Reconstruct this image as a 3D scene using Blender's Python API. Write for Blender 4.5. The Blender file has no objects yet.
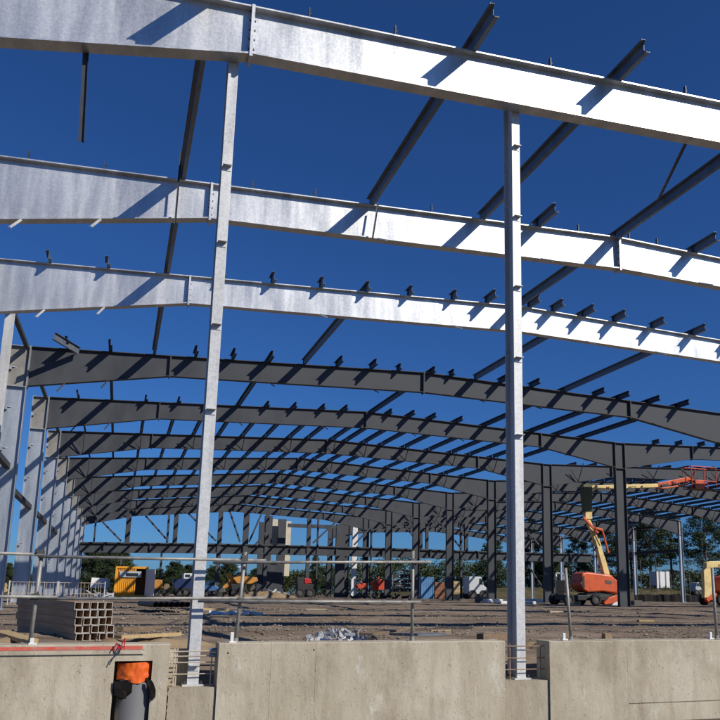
import bpy, math, random
from mathutils import Vector, Matrix
R = math.radians
rnd = random.Random(7)
scene = bpy.context.scene
col = scene.collection

# ------------------------------------------------------------------ camera
F, CX, CY = 830.0, 426.757, 422.176          # focal length and principal point of the 720 px photograph
yaw, pitch, roll = R(19.99), R(11.718), R(0.703)
fwd = Vector((math.sin(yaw)*math.cos(pitch), math.cos(yaw)*math.cos(pitch), math.sin(pitch)))
rt = fwd.cross(Vector((0, 0, 1))).normalized()
upv = rt.cross(fwd)
r2 = math.cos(roll)*rt + math.sin(roll)*upv
u2 = -math.sin(roll)*rt + math.cos(roll)*upv
cam_d = bpy.data.cameras.new('camera')
cam = bpy.data.objects.new('camera', cam_d)
col.objects.link(cam)
M = Matrix(((r2.x, u2.x, -fwd.x, 0), (r2.y, u2.y, -fwd.y, 0), (r2.z, u2.z, -fwd.z, 0), (0, 0, 0, 1)))
cam.matrix_world = M
cam_d.sensor_width = 36
cam_d.lens = F/720*36
cam_d.shift_x = (360-CX)/720
cam_d.shift_y = (CY-360)/720
cam_d.clip_start = 0.1
cam_d.clip_end = 3000
scene.camera = cam

def at(u, v, Y):
    d = fwd*F + r2*(u-CX) - u2*(v-CY)
    return d*(Y/d.y)

# ------------------------------------------------------------------ sky, sun, exposure
SUN = Vector((0.72, -0.90, 0.80)).normalized()
world = bpy.data.worlds.new('World')
scene.world = world
world.use_nodes = True
nt = world.node_tree
bg = nt.nodes['Background']
sky = nt.nodes.new('ShaderNodeTexSky')
sky.sky_type = 'NISHITA'
sky.sun_disc = False
sky.sun_elevation = math.asin(SUN.z)
sky.sun_rotation = math.atan2(SUN.x, SUN.y)
sky.altitude = 300
sky.air_density = 1.0
sky.dust_density = 0.5
sky.ozone_density = 7.0
tint = nt.nodes.new('ShaderNodeMix')
tint.data_type = 'RGBA'
tint.blend_type = 'MULTIPLY'
tint.inputs['Factor'].default_value = 1
tint.inputs['B'].default_value = (0.43, 0.78, 1.24, 1)
nt.links.new(sky.outputs[0], tint.inputs['A'])
nt.links.new(tint.outputs['Result'], bg.inputs[0])
bg.inputs[1].default_value = 0.064
sl = bpy.data.lights.new('sun', 'SUN')
sl.energy = 4.5
sl.angle = R(0.5)
sl.color = (1.0, 0.93, 0.82)
so = bpy.data.objects.new('sun', sl)
col.objects.link(so)
so.rotation_euler = (-SUN).to_track_quat('-Z', 'Y').to_euler()
scene.view_settings.view_transform = 'Standard'
scene.view_settings.look = 'None'
scene.view_settings.gamma = 1
scene.view_settings.exposure = 0.0
scene.view_settings.use_curve_mapping = False

# ------------------------------------------------------------------ materials
def mat(name, c, rough=0.7, metal=0.0, c2=None, scale=4.0, stretch=(1, 1, 1), bump=0.0, bscale=30.0,
        r2_=None, spec=0.5, detail=6, pos=(0.35, 0.65), dirt=None, dscale=1.0):
    m = bpy.data.materials.new(name)
    m.use_nodes = True
    n = m.node_tree.nodes
    l = m.node_tree.links
    b = n['Principled BSDF']
    b.inputs['Base Color'].default_value = (*c, 1)
    b.inputs['Roughness'].default_value = rough
    b.inputs['Metallic'].default_value = metal
    b.inputs['Specular IOR Level'].default_value = spec
    tc = n.new('ShaderNodeTexCoord')
    mp = n.new('ShaderNodeMapping')
    mp.inputs['Scale'].default_value = stretch
    l.new(tc.outputs['Object'], mp.inputs[0])
    last = None
    if c2 is not None:
        t = n.new('ShaderNodeTexNoise')
        t.inputs['Scale'].default_value = scale
        t.inputs['Detail'].default_value = detail
        l.new(mp.outputs[0], t.inputs['Vector'])
        cr = n.new('ShaderNodeValToRGB')
        cr.color_ramp.elements[0].position = pos[0]
        cr.color_ramp.elements[1].position = pos[1]
        cr.color_ramp.elements[0].color = (*c, 1)
        cr.color_ramp.elements[1].color = (*c2, 1)
        l.new(t.outputs['Fac'], cr.inputs[0])
        last = cr.outputs[0]
        if r2_ is not None:
            mr = n.new('ShaderNodeMapRange')
            mr.inputs['From Min'].default_value = 0.3
            mr.inputs['From Max'].default_value = 0.7
            mr.inputs['To Min'].default_value = rough
            mr.inputs['To Max'].default_value = r2_
            l.new(t.outputs['Fac'], mr.inputs['Value'])
            l.new(mr.outputs[0], b.inputs['Roughness'])
    if dirt is not None:
        t2 = n.new('ShaderNodeTexNoise')
        t2.inputs['Scale'].default_value = dscale
        t2.inputs['Detail'].default_value = 8
        t2.inputs['Roughness'].default_value = 0.7
        l.new(mp.outputs[0], t2.inputs['Vector'])
        r = n.new('ShaderNodeValToRGB')
        r.color_ramp.elements[0].position = 0.50
        r.color_ramp.elements[1].position = 0.72
        l.new(t2.outputs['Fac'], r.inputs[0])
        mx = n.new('ShaderNodeMix')
        mx.data_type = 'RGBA'
        l.new(r.outputs[0], mx.inputs['Factor'])
        if last:
            l.new(last, mx.inputs['A'])
        else:
            mx.inputs['A'].default_value = (*c, 1)
        mx.inputs['B'].default_value = (*dirt, 1)
        last = mx.outputs['Result']
    if last:
        l.new(last, b.inputs['Base Color'])
    if bump:
        t3 = n.new('ShaderNodeTexNoise')
        t3.inputs['Scale'].default_value = bscale
        t3.inputs['Detail'].default_value = 6
        l.new(mp.outputs[0], t3.inputs['Vector'])
        bp = n.new('ShaderNodeBump')
        bp.inputs['Strength'].default_value = bump
        bp.inputs['Distance'].default_value = 0.02
        l.new(t3.outputs['Fac'], bp.inputs['Height'])
        l.new(bp.outputs[0], b.inputs['Normal'])
    return m

def galv(name, a, b, metal, r0, r1, big=0.9, spangle=0.5, seed=0):
    """zinc coated steel: fine spangle, drifting sheen, faint scuffs"""
    m = bpy.data.materials.new(name); m.use_nodes = True
    n = m.node_tree.nodes; l = m.node_tree.links
    bs = n['Principled BSDF']; bs.inputs['Metallic'].default_value = metal
    tc = n.new('ShaderNodeTexCoord')
    def nz(scale, stretch, det=6, rg=0.6):
        mp = n.new('ShaderNodeMapping'); mp.inputs['Scale'].default_value = stretch; mp.inputs['Location'].default_value = (seed, 0, seed)
        l.new(tc.outputs['Object'], mp.inputs[0])
        t = n.new('ShaderNodeTexNoise'); t.inputs['Scale'].default_value = scale; t.inputs['Detail'].default_value = det; t.inputs['Roughness'].default_value = rg
        l.new(mp.outputs[0], t.inputs['Vector']); return t.outputs['Fac']
    def rng(src, lo, hi, a0, a1):
        r = n.new('ShaderNodeMapRange'); r.inputs['From Min'].default_value = lo; r.inputs['From Max'].default_value = hi
        r.inputs['To Min'].default_value = a0; r.inputs['To Max'].default_value = a1; l.new(src, r.inputs['Value']); return r.outputs[0]
    def math_(op, x, y):
        q = n.new('ShaderNodeMath'); q.operation = op
        for k_, v_ in enumerate((x, y)):
            if isinstance(v_, (int, float)): q.inputs[k_].default_value = v_
            else: l.new(v_, q.inputs[k_])
        return q.outputs[0]
    drift = nz(big, (2.6, 1, 0.35), 5)
    vo = n.new('ShaderNodeTexVoronoi'); vo.inputs['Scale'].default_value = 42
    l.new(tc.outputs['Object'], vo.inputs['Vector'])
    sp = n.new('ShaderNodeSeparateColor'); l.new(vo.outputs['Color'], sp.inputs[0])
    cell = sp.outputs[0]
    fac = math_('ADD', math_('MULTIPLY', rng(drift, .36, .64, 0, 1), 1-spangle), math_('MULTIPLY', cell, spangle))
    scuff = rng(nz(3.5, (0.5, 1, 2.5), 12, 0.75), .60, .68, 0, 0.35)
    mx = n.new('ShaderNodeMix'); mx.data_type = 'RGBA'
    mx.inputs['A'].default_value = (*a, 1); mx.inputs['B'].default_value = (*b, 1); l.new(fac, mx.inputs['Factor'])
    m2 = n.new('ShaderNodeMix'); m2.data_type = 'RGBA'
    l.new(scuff, m2.inputs['Factor']); l.new(mx.outputs['Result'], m2.inputs['A']); m2.inputs['B'].default_value = (*(q*0.6 for q in a), 1)
    l.new(m2.outputs['Result'], bs.inputs['Base Color'])
    l.new(rng(fac, 0, 1, r0, r1), bs.inputs['Roughness'])
    bp = n.new('ShaderNodeBump'); bp.inputs['Strength'].default_value = 0.12; bp.inputs['Distance'].default_value = 0.01
    l.new(nz(5, (1, 1, 0.6), 5), bp.inputs['Height']); l.new(bp.outputs[0], bs.inputs['Normal'])
    return m
GALV = galv('galvanised_steel', (0.43, 0.45, 0.465), (0.68, 0.695, 0.71), 0.62, 0.31, 0.45, 1.2, 0.28)
GALV_POST = galv('galvanised_post', (0.42, 0.43, 0.435), (0.66, 0.67, 0.67), 0.3, 0.42, 0.58, 2.5, 0.4, 3)
GALV_COL = galv('galvanised_column', (0.29, 0.33, 0.38), (0.46, 0.50, 0.56), 0.5, 0.38, 0.55, 1.2, 0.35, 5)
KNEE = mat('knee_panel_paint', (0.20, 0.19, 0.175), 0.6, 0.1, (0.26, 0.25, 0.23), 3)
DARK = mat('grey_primer', (0.042, 0.047, 0.056), 0.5, 0.0, (0.064, 0.069, 0.079), 1.3, (1, 1, 0.6), r2_=0.75, spec=0.3)
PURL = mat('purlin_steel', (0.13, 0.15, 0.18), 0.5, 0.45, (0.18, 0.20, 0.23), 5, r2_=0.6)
PURLD = mat('purlin_shade_steel', (0.036, 0.042, 0.056), 0.55, 0.3, (0.05, 0.057, 0.073), 5)  # darker purlin copy: shade on the unlit sides is put into its colour
def concrete(name, a, b, dirt, seed):
    m = mat(name, a, 0.92, 0, b, 1.3, (1, 1, 0.5), 0.0, spec=0.15, detail=10, pos=(0.38, 0.62))
    n = m.node_tree.nodes; l = m.node_tree.links
    bs = n['Principled BSDF']
    base = bs.inputs['Base Color'].links[0].from_socket
    tc = n.new('ShaderNodeTexCoord')
    def noise(scale, stretch, det, lo, hi, rgh=0.6):
        mp = n.new('ShaderNodeMapping'); mp.inputs['Scale'].default_value = stretch; mp.inputs['Location'].default_value = (seed, seed*2, seed)
        l.new(tc.outputs['Object'], mp.inputs[0])
        t = n.new('ShaderNodeTexNoise'); t.inputs['Scale'].default_value = scale; t.inputs['Detail'].default_value = det
        t.inputs['Roughness'].default_value = rgh
        l.new(mp.outputs[0], t.inputs['Vector'])
        r = n.new('ShaderNodeMapRange'); r.inputs['From Min'].default_value = lo; r.inputs['From Max'].default_value = hi
        l.new(t.outputs['Fac'], r.inputs['Value'])
        return r.outputs[0], t.outputs['Fac']
    def mix(prev, fac, colr, amt):
        mu = n.new('ShaderNodeMath'); mu.operation = 'MULTIPLY'; mu.inputs[1].default_value = amt; l.new(fac, mu.inputs[0])
        x = n.new('ShaderNodeMix'); x.data_type = 'RGBA'
        l.new(mu.outputs[0], x.inputs['Factor']); l.new(prev, x.inputs['A']); x.inputs['B'].default_value = (*colr, 1)
        return x.outputs['Result']
    streak, _ = noise(5.0, (1.0, 1.0, 0.10), 6, 0.48, 0.70)
    base = mix(base, streak, dirt, 0.40)
    stain, _ = noise(1.1, (1, 1, 0.7), 10, 0.52, 0.66, 0.7)
    base = mix(base, stain, tuple(q*0.85 for q in dirt), 0.45)
    pale, _ = noise(3.2, (1, 1, 0.45), 10, 0.57, 0.66, 0.75)
    base = mix(base, pale, tuple(min(.6, q*1.35) for q in b), 0.7)
    pit, pf = noise(38, (1, 1, 0.8), 5, 0.62, 0.68)
    base = mix(base, pit, tuple(q*0.5 for q in dirt), 0.6)
    l.new(base, bs.inputs['Base Color'])
    fine, ff = noise(26, (1, 1, 0.6), 10, 0.3, 0.7, 0.7)
    bp = n.new('ShaderNodeBump'); bp.inputs['Strength'].default_value = 0.45; bp.inputs['Distance'].default_value = 0.012
    l.new(ff, bp.inputs['Height'])
    flake, kf = noise(6, (1, 1, 0.35), 10, 0.50, 0.56, 0.75)
    bp2 = n.new('ShaderNodeBump'); bp2.inputs['Strength'].default_value = 0.35; bp2.inputs['Distance'].default_value = 0.008
    l.new(flake, bp2.inputs['Height']); l.new(bp.outputs[0], bp2.inputs['Normal'])
    l.new(bp2.outputs[0], bs.inputs['Normal'])
    return m
CONC = concrete('cast_concrete', (0.43, 0.38, 0.285), (0.54, 0.485, 0.385), (0.27, 0.22, 0.15), 3)
CONC2 = concrete('old_concrete', (0.33, 0.28, 0.205), (0.42, 0.37, 0.285), (0.21, 0.17, 0.11), 7)
MUD = mat('site_mud', (0.15, 0.112, 0.082), 0.95, 0, (0.30, 0.24, 0.18), 0.9, (0.35, 2.2, 1), 1.0, 9,
          dirt=(0.075, 0.055, 0.042), dscale=0.5, spec=0.1, detail=12)
SAND = mat('sandy_soil', (0.24, 0.17, 0.10), 0.95, 0, (0.32, 0.24, 0.15), 2, (1, 1, 1), 0.8, 14, spec=0.1)
STONE = mat('gravel_stone', (0.14, 0.115, 0.09), 0.9, 0, (0.30, 0.26, 0.21), 1.2, spec=0.2)
LOW = mat('lower_ground', (0.085, 0.068, 0.05), 0.95, 0, (0.12, 0.10, 0.08), 1, bump=0.5, spec=0.1)
GRASS = mat('rough_grass', (0.060, 0.058, 0.028), 0.95, 0, (0.12, 0.095, 0.05), 0.6, (1, 1, 1), 0.8, 3, spec=0.1)
TUBE = mat('scaffold_tube', (0.24, 0.235, 0.215), 0.5, 0.3, (0.36, 0.35, 0.32), 12, r2_=0.6)
CLAMP = mat('clamp_steel', (0.10, 0.095, 0.09), 0.6, 0.5)
WHITE = mat('white_plastic', (0.72, 0.72, 0.70), 0.5)
WPAINT = mat('white_paint', (0.62, 0.63, 0.63), 0.5, 0, (0.70, 0.70, 0.69), 4)
ORANGE = mat('orange_paint', (0.62, 0.10, 0.025), 0.42, 0, (0.55, 0.085, 0.022), 3, dirt=(0.28, 0.07, 0.03), dscale=3)
REDOR = mat('red_orange_paint', (0.60, 0.06, 0.02), 0.5, 0, (0.36, 0.04, 0.02), 5)
CREAM = mat('cream_paint', (0.68, 0.50, 0.19), 0.45, 0, (0.73, 0.57, 0.26), 2, dirt=(0.42, 0.33, 0.16), dscale=2.5)
RUB = mat('rubber', (0.018, 0.018, 0.02), 0.8)
BLACK = mat('black_steel', (0.02, 0.02, 0.022), 0.6)
YEL = mat('yellow_container_paint', (0.72, 0.33, 0.02), 0.5, 0, (0.64, 0.28, 0.02), 2)
BLUE = mat('blue_container_paint', (0.10, 0.26, 0.48), 0.5, 0, (0.13, 0.31, 0.54), 2)
NAVY = mat('navy_paint', (0.015, 0.03, 0.10), 0.4)
WOOD = mat('site_timber', (0.36, 0.25, 0.12), 0.8, 0, (0.46, 0.34, 0.18), 6, (1, 6, 1))
OLDW = mat('old_timber', (0.16, 0.11, 0.07), 0.85, 0, (0.22, 0.16, 0.10), 6)
SHS = mat('mill_tube_steel', (0.30, 0.185, 0.10), 0.6, 0.05, (0.40, 0.28, 0.17), 4, (4, 0.6, 4), r2_=0.6)
REBAR = mat('rusty_rebar', (0.26, 0.15, 0.085), 0.8, 0.2, (0.40, 0.30, 0.22), 9)
REBARW = mat('pale_rebar', (0.50, 0.42, 0.34), 0.7, 0.1)
BAG = mat('orange_bag', (0.85, 0.17, 0.02), 0.4, 0, (0.70, 0.11, 0.015), 9)
TAPE = mat('black_tape', (0.009, 0.007, 0.007), 0.6, spec=0.15)
PIPE = mat('grey_pvc', (0.18, 0.18, 0.185), 0.5, 0, (0.21, 0.21, 0.215), 2)
REDP = mat('red_marker_paint', (0.62, 0.09, 0.06), 0.8, 0, (0.50, 0.20, 0.16), 12)
YMACH = mat('machine_yellow', (0.55, 0.24, 0.03), 0.5, 0, (0.38, 0.17, 0.04), 3)
RED = mat('red_paint', (0.45, 0.02, 0.02), 0.4)
GLASS = mat('dark_glass', (0.02, 0.025, 0.03), 0.08, 0)
SIGNW = mat('sign_panel', (0.40, 0.45, 0.50), 0.5)
PANEL = mat('cream_cladding', (0.52, 0.47, 0.36), 0.7, 0, (0.58, 0.53, 0.42), 2)
SHEET = mat('plastic_sheet', (0.55, 0.56, 0.57), 0.35)
BARK = mat('pine_bark', (0.085, 0.055, 0.038), 0.9, 0, (0.13, 0.085, 0.06), 6)
def leafmat(name, a, b):
    m = mat(name, a, 0.7, 0, b, 0.55, spec=0.2, pos=(0.4, 0.6))
    m.node_tree.nodes['Principled BSDF'].inputs['Transmission Weight'].default_value = 0
    return m
PINE = leafmat('pine_needles', (0.022, 0.036, 0.016), (0.052, 0.075, 0.030))
LEAF = leafmat('leaf_green', (0.030, 0.042, 0.016), (0.065, 0.080, 0.028))

# ------------------------------------------------------------------ mesh helpers
class MB:
    def __init__(s):
        s.v = []
        s.f = []
    def add(s, vs, fs):
        o = len(s.v)
        s.v += [Vector(v) for v in vs]
        s.f += [tuple(i+o for i in f) for f in fs]
        return s
    def box(s, x0, x1, y0, y1, z0, z1):
        return s.add([(x0, y0, z0), (x1, y0, z0), (x1, y1, z0), (x0, y1, z0), (x0, y0, z1), (x1, y0, z1), (x1, y1, z1), (x0, y1, z1)],
                     [(0, 3, 2, 1), (4, 5, 6, 7), (0, 1, 5, 4), (1, 2, 6, 5), (2, 3, 7, 6), (3, 0, 4, 7)])
    def bar(s, a, b, w, h, up=(0, 0, 1), w2=None, h2=None):
        a, b = Vector(a), Vector(b)
        d = (b-a).normalized()
        up = Vector(up)
        if abs(d.dot(up)) > 0.98:
            up = Vector((0, 1, 0))
        x = d.cross(up).normalized()
        y = x.cross(d)
        w2 = w if w2 is None else w2
        h2 = h if h2 is None else h2
        vs = [a-x*w/2-y*h/2, a+x*w/2-y*h/2, a+x*w/2+y*h/2, a-x*w/2+y*h/2,
              b-x*w2/2-y*h2/2, b+x*w2/2-y*h2/2, b+x*w2/2+y*h2/2, b-x*w2/2+y*h2/2]
        return s.add(vs, [(0, 1, 2, 3), (7, 6, 5, 4), (0, 4, 5, 1), (1, 5, 6, 2), (2, 6, 7, 3), (3, 7, 4, 0)])
    def tube(s, a, b, r, n=10, r1=None, cap=True):
        a, b = Vector(a), Vector(b)
        d = (b-a).normalized()
        x = d.orthogonal().normalized()
        y = d.cross(x)
        r1 = r if r1 is None else r1
        vs = []
        for p, q in ((a, r), (b, r1)):
            for i in range(n):
                t = 2*math.pi*i/n
                vs.append(p+x*math.cos(t)*q+y*math.sin(t)*q)
        fs = [(i, (i+1) % n, n+(i+1) % n, n+i) for i in range(n)]
        if cap:
            fs += [tuple(range(n-1, -1, -1)), tuple(range(n, 2*n))]
        return s.add(vs, fs)
    def path(s, pts, r, n=8):
        for a, b in zip(pts, pts[1:]):
            s.tube(a, b, r, n)
        return s
    def prism(s, poly, off):
        """poly: planar 3D points, extruded by vector off"""
        poly = [Vector(p) for p in poly]
        off = Vector(off)
        n = len(poly)
        vs = poly+[p+off for p in poly]
        fs = [tuple(range(n-1, -1, -1)), tuple(range(n, 2*n))]
        fs += [(i, (i+1) % n, n+(i+1) % n, n+i) for i in range(n)]
        return s.add(vs, fs)
    def ibeam(s, a, b, depth, bf, side, tw=0.012, tf=0.018):
        """I section from a to b; side = direction of the web depth"""
        a, b, side = Vector(a), Vector(b), Vector(side)
        d = (b-a).normalized()
        side = (side-d*side.dot(d)).normalized()
        s.bar(a, b, tw, depth-2*tf, up=side)
        for q in (-1, 1):
            o = side*(q*(depth/2-tf/2))
            s.bar(a+o, b+o, bf, tf, up=side)
        return s
    def build(s, name, m, parent=None, smooth=False, bevel=0, seg=2):
        me = bpy.data.meshes.new(name)
        off = parent_loc(parent)
        me.from_pydata([v-off for v in s.v], [], s.f)
        me.materials.append(m)
        me.validate()
        me.update()
        import bmesh
        bm = bmesh.new()
        bm.from_mesh(me)
        bmesh.ops.recalc_face_normals(bm, faces=bm.faces)
        bm.to_mesh(me)
        bm.free()
        if smooth:
            for p in me.polygons:
                p.use_smooth = True
        o = bpy.data.objects.new(name, me)
        col.objects.link(o)
        if parent:
            o.parent = parent
        if bevel:
            bv = o.modifiers.new('bevel', 'BEVEL')
            bv.width = bevel
            bv.segments = seg
            bv.limit_method = 'ANGLE'
        return o

LOC = {}
def parent_loc(p):
    o = Vector((0, 0, 0))
    while p:
        o += Vector(p.location)
        p = p.parent
    return o

def tag(o, label=None, cat=None, group=None, kind=None):
    if label: o['label'] = label
    if cat: o['category'] = cat
    if group: o['group'] = group
    if kind: o['kind'] = kind
    return o

def thing(name, loc, label, cat, group=None):
    o = bpy.data.objects.new(name, None)
    o.location = loc
    o.empty_display_size = 0.3
    col.objects.link(o)
    return tag(o, label, cat, group)

def single(name, mb, m, label, cat, group=None, origin=None, **k):
    """a thing that is one mesh, its origin at its base"""
    if origin is None:
        c = sum((v for v in mb.v), Vector())/len(mb.v)
        origin = Vector((c.x, c.y, min(v.z for v in mb.v)))
    origin = Vector(origin)
    mb.v = [v-origin for v in mb.v]
    o = mb.build(name, m, None, **k)
    o.location = origin
    return tag(o, label, cat, group)

# ------------------------------------------------------------------ ground
def hsh(x, y, s=1.0):
    from mathutils import noise
    return noise.fractal(Vector((x*s, y*s, 3.7)), 0.9, 2.0, 4)
def gz(X, Y):
    z = -0.86+0.01264*(min(Y, 44)-10.7)
    return z
def gdisp(X, Y):
    z = gz(X, Y)
    if Y < 11.5: z -= 0.30*min(1, (11.5-Y)/0.8)
    near = min(1, max(0, (Y-11)/3))
    z += 0.05*hsh(X*0.35, Y*0.9)*near*max(0.3, 1-Y/90)
    z += 0.022*math.sin(Y*2.1+0.6*math.sin(X*0.22))*near*max(0, 1-Y/60)
    z += 0.02*hsh(X, Y, 2.2)
    # spoil ridges near the left of the wall and behind the right wall
    z += 0.16*math.exp(-((X+1.5)/1.7)**2-((Y-14.5)/1.3)**2)
    z += 0.10*math.exp(-((X-3)/2.5)**2-((Y-15.8)/0.9)**2)
    z += 0.10*math.exp(-((X-8.5)/3)**2-((Y-15.2)/0.8)**2)
    return z
def grid(xs, ys, fn):
    vs = [(x, y, fn(x, y)) for y in ys for x in xs]
    n = len(xs)
    return vs, [(j*n+i, j*n+i+1, (j+1)*n+i+1, (j+1)*n+i) for j in range(len(ys)-1) for i in range(n-1)]
ys = [10.55+i*0.09 for i in range(110)]
while ys[-1] < 150:
    ys.append(ys[-1]+0.09*(1+(ys[-1]-20)*0.09))
xs = [-4+i*0.14 for i in range(110)]
a = xs[-1]
while a < 140:
    a += 0.14*(1+(a-11)*0.10); xs.append(a)
b = xs[0]
while b > -90:
    b -= 0.14*(1+(-4-b)*0.10); xs.insert(0, b)
m = MB(); m.add(*grid(xs, ys, gdisp))
g = m.build('ground', MUD, smooth=True); g['kind'] = 'structure'
m = MB().box(-1500, 1500, 149, 2500, -3, -0.60)
g = m.build('far_ground', GRASS); g['kind'] = 'structure'
m = MB().add([(-200, -200, -1.70), (200, -200, -1.70), (200, 10.36, -1.70), (-200, 10.36, -1.70)], [(0, 1, 2, 3)])
g = m.build('lower_ground', LOW); g['kind'] = 'structure'

# grass bank beyond the site and a dark hill behind it
def bank(x, y):
    t = max(0, min(1, (y-108)/8))
    s = max(0, min(1, (x-38)/12))
    return -0.62+1.75*(t*t*(3-2*t))*s+0.12*hsh(x, y, 0.5)+0.2*math.sin(x*0.11)*t*s
m = MB(); m.add(*grid([20+i*1.2 for i in range(110)], [107+i*1.0 for i in range(40)], bank))
g = m.build('grass_bank', GRASS, smooth=True); g['kind'] = 'structure'

# loose stones
m = MB()
for i in range(13000):
    Y = 14+rnd.random()**1.5*22
    X = (at(-20, 600, Y).x)+rnd.random()*(at(740, 600, Y).x-at(-20, 600, Y).x)
    # gravel drifts: dense pale patches
    patch = math.exp(-((X-2.0-(Y-18)*0.1)/2.6)**2-((Y-19)/3.5)**2)
    if rnd.random() > patch*1.3 and hsh(X, Y*2, 0.45) < 0.02 and rnd.random() < 0.93:
        continue
    r = rnd.uniform(0.010, 0.030)*(1+0.02*Y)*(0.6+0.8*rnd.random()**3)
    c = Vector((X, Y, gdisp(X, Y)+r*0.3))
    p = [c+Vector((rnd.uniform(.7, 1.3)*r*dx, rnd.uniform(.7, 1.3)*r*dy, rnd.uniform(.5, .9)*r*dz)) for dx, dy, dz in
         ((1, 0, 0), (-1, 0, 0), (0, 1, 0), (0, -1, 0), (0, 0, 1), (0, 0, -1))]
    m.add(p, [(0, 2, 4), (2, 1, 4), (1, 3, 4), (3, 0, 4), (2, 0, 5), (1, 2, 5), (3, 1, 5), (0, 3, 5)])
g = m.build('gravel', STONE)
tag(g, 'pale loose gravel scattered over the brown site mud', 'gravel', kind='stuff')

# clods of sandy soil behind the wall
def mound(cx, cy, rx, ry, h, seed):
    xs = [cx+rx*(-1+i/14) for i in range(29)]
    ys = [cy+ry*(-1+i/14) for i in range(29)]
    def f(x, y):
        d = ((x-cx)/rx)**2+((y-cy)/ry)**2
        return gz(x, y)-0.06+(h+0.06)*max(0, 1-d)**0.7*(1+0.5*hsh(x+seed, y, 2.3))
    m = MB(); m.add(*grid(xs, ys, f)); return m
for (u, Y, rx, ry, h, lab) in ((-8, 12.0, 1.0, 0.7, 0.22, 'low tan sand heap at the left end of the wall'),
                               (150, 13.2, 1.5, 0.9, 0.13, 'flattened sandy soil heap between the tube bundle and left post'),
                               (66, 12.0, 1.2, 0.5, 0.10, 'sandy soil heap in front of the steel tube bundle'),
                               (560, 12.4, 0.8, 0.6, 0.16, 'small brown soil heap behind the right hand wall gap'),
                               (262, 70, 3.0, 2.0, 0.45, 'distant sandy spoil heap under the yellow machine')):
    X = at(u, 600, Y).x
    single('soil_heap', mound(X, Y, rx, ry, h, u), SAND, lab, 'soil heap', smooth=True)

# ------------------------------------------------------------------ concrete walls
WY0, WY1 = 10.40, 10.78
def wx(u): return at(u, 680, WY0).x
def wall(x0, x1, ztop, joints, label, hole_us=(), groove=None, niche=None):
    t = thing('concrete_wall', ((x0+x1)/2, (WY0+WY1)/2, -1.7), label, 'wall')
    if niche:
        m = MB().box(x0+0.012, niche[0]-0.012, WY0+0.014, WY1-0.01, -1.75, ztop-0.012).box(niche[1]+0.012, x1-0.012, WY0+0.014, WY1-0.01, -1.75, ztop-0.012)
        m.box(niche[0]-0.012, niche[1]+0.012, WY0+0.014, WY1-0.01, niche[2]+0.012, ztop-0.0125).box(niche[0]-0.5, niche[1]+0.5, WY1+0.005, WY1+0.14, -1.75, niche[2]+0.1)
    else:
        m = MB().box(x0+0.012, x1-0.012, WY0+0.014, WY1-0.01, -1.75, ztop-0.012)
    m.build('core', CONC2, t)
    edges = [x0]+joints+[x1]
    for a, b in zip(edges, edges[1:]):
        m = MB()
        g = 0.0012 if not niche or a < niche[0]-0.5 else -0.0002
        lowz = niche[2] if niche and abs(a-niche[0]) < 1e-6 else -1.75
        n = max(2, int((b-a)/0.12))
        xs_ = [a+g+(b-a-2*g)*i/n for i in range(n+1)]
        zs = [-1.75, ztop] if groove is None else [-1.75, groove-0.003]
        # front top edge slightly chipped and wavy
        for z0, z1 in ([(lowz, ztop)] if groove is None or a < joints[-1]-0.01 and x0 > 5 else [(-1.75, groove-0.001), (groove+0.001, ztop)]):
            top = z1 == ztop
            for xa, xb in zip(xs_, xs_[1:]):
                ja = (0.006*hsh(xa, 1.0, 3)) if top else 0
                jb = (0.006*hsh(xb, 1.0, 3)) if top else 0
                m.add([(xa, WY0, z0), (xb, WY0, z0), (xb, WY0, z1+jb-0.012), (xa, WY0, z1+ja-0.012),
                       (xb, WY0+0.014, z1+jb), (xa, WY0+0.014, z1+ja), (xb, WY1, z1+jb), (xa, WY1, z1+ja),
                       (xb, WY1, z0), (xa, WY1, z0)],
                      [(0, 1, 2, 3), (3, 2, 4, 5), (5, 4, 6, 7), (7, 6, 8, 9)])
            for xe, dr in ((xs_[0], 1), (xs_[-1], -1)):
                jz = 0.006*hsh(xe, 1.0, 3) if top else 0
                m.add([(xe, WY0, z0), (xe, WY0, z1+jz-0.012), (xe, WY0+0.014, z1+jz), (xe, WY1, z1+jz), (xe, WY1, z0)], [(0, 1, 2, 3, 4)])
            if not top or z0 > -1.7:
                m.add([(xs_[0], WY0, z0), (xs_[-1], WY0, z0), (xs_[-1], WY0+0.014, z0), (xs_[0], WY0+0.014, z0)], [(0, 1, 2, 3)])
            if not top:
                m.add([(xs_[0], WY0, z1-0.012), (xs_[-1], WY0, z1-0.012), (xs_[-1], WY0+0.014, z1), (xs_[0], WY0+0.014, z1)], [(0, 1, 2, 3)])
        m.build('panel', CONC, t)
    for (u, v) in hole_us:
        p = at(u, v, WY0-0.002)
        MB().tube(p, p+Vector((0, 0.012, 0)), 0.011, 10).build('tie_hole', BLACK, t)
    return t
ZT = -0.60
wL1 = wx(168); wM0 = wx(217); wM1 = wx(505.5); wR0 = wx(550)
NXA, NXB, NZ = wx(113.5), wx(151.2), at(130, 661, WY0).z
wall(wx(-260), wL1, ZT, [wx(-60), NXA, NXB], 'sunlit concrete wall at left with red paint line along its top', niche=(NXA, NXB, NZ))
wall(wM0, wM1, ZT+0.005, [wx(270), wx(315)], 'wide concrete wall between the two tall galvanised posts',
     hole_us=((228, 653), (314, 650)), groove=None)
wall(wR0, wx(1000), ZT-0.003, [wx(628)], 'concrete wall right of the second post with a single upright joint',
     groove=at(640, 703, WY0).z)
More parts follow.
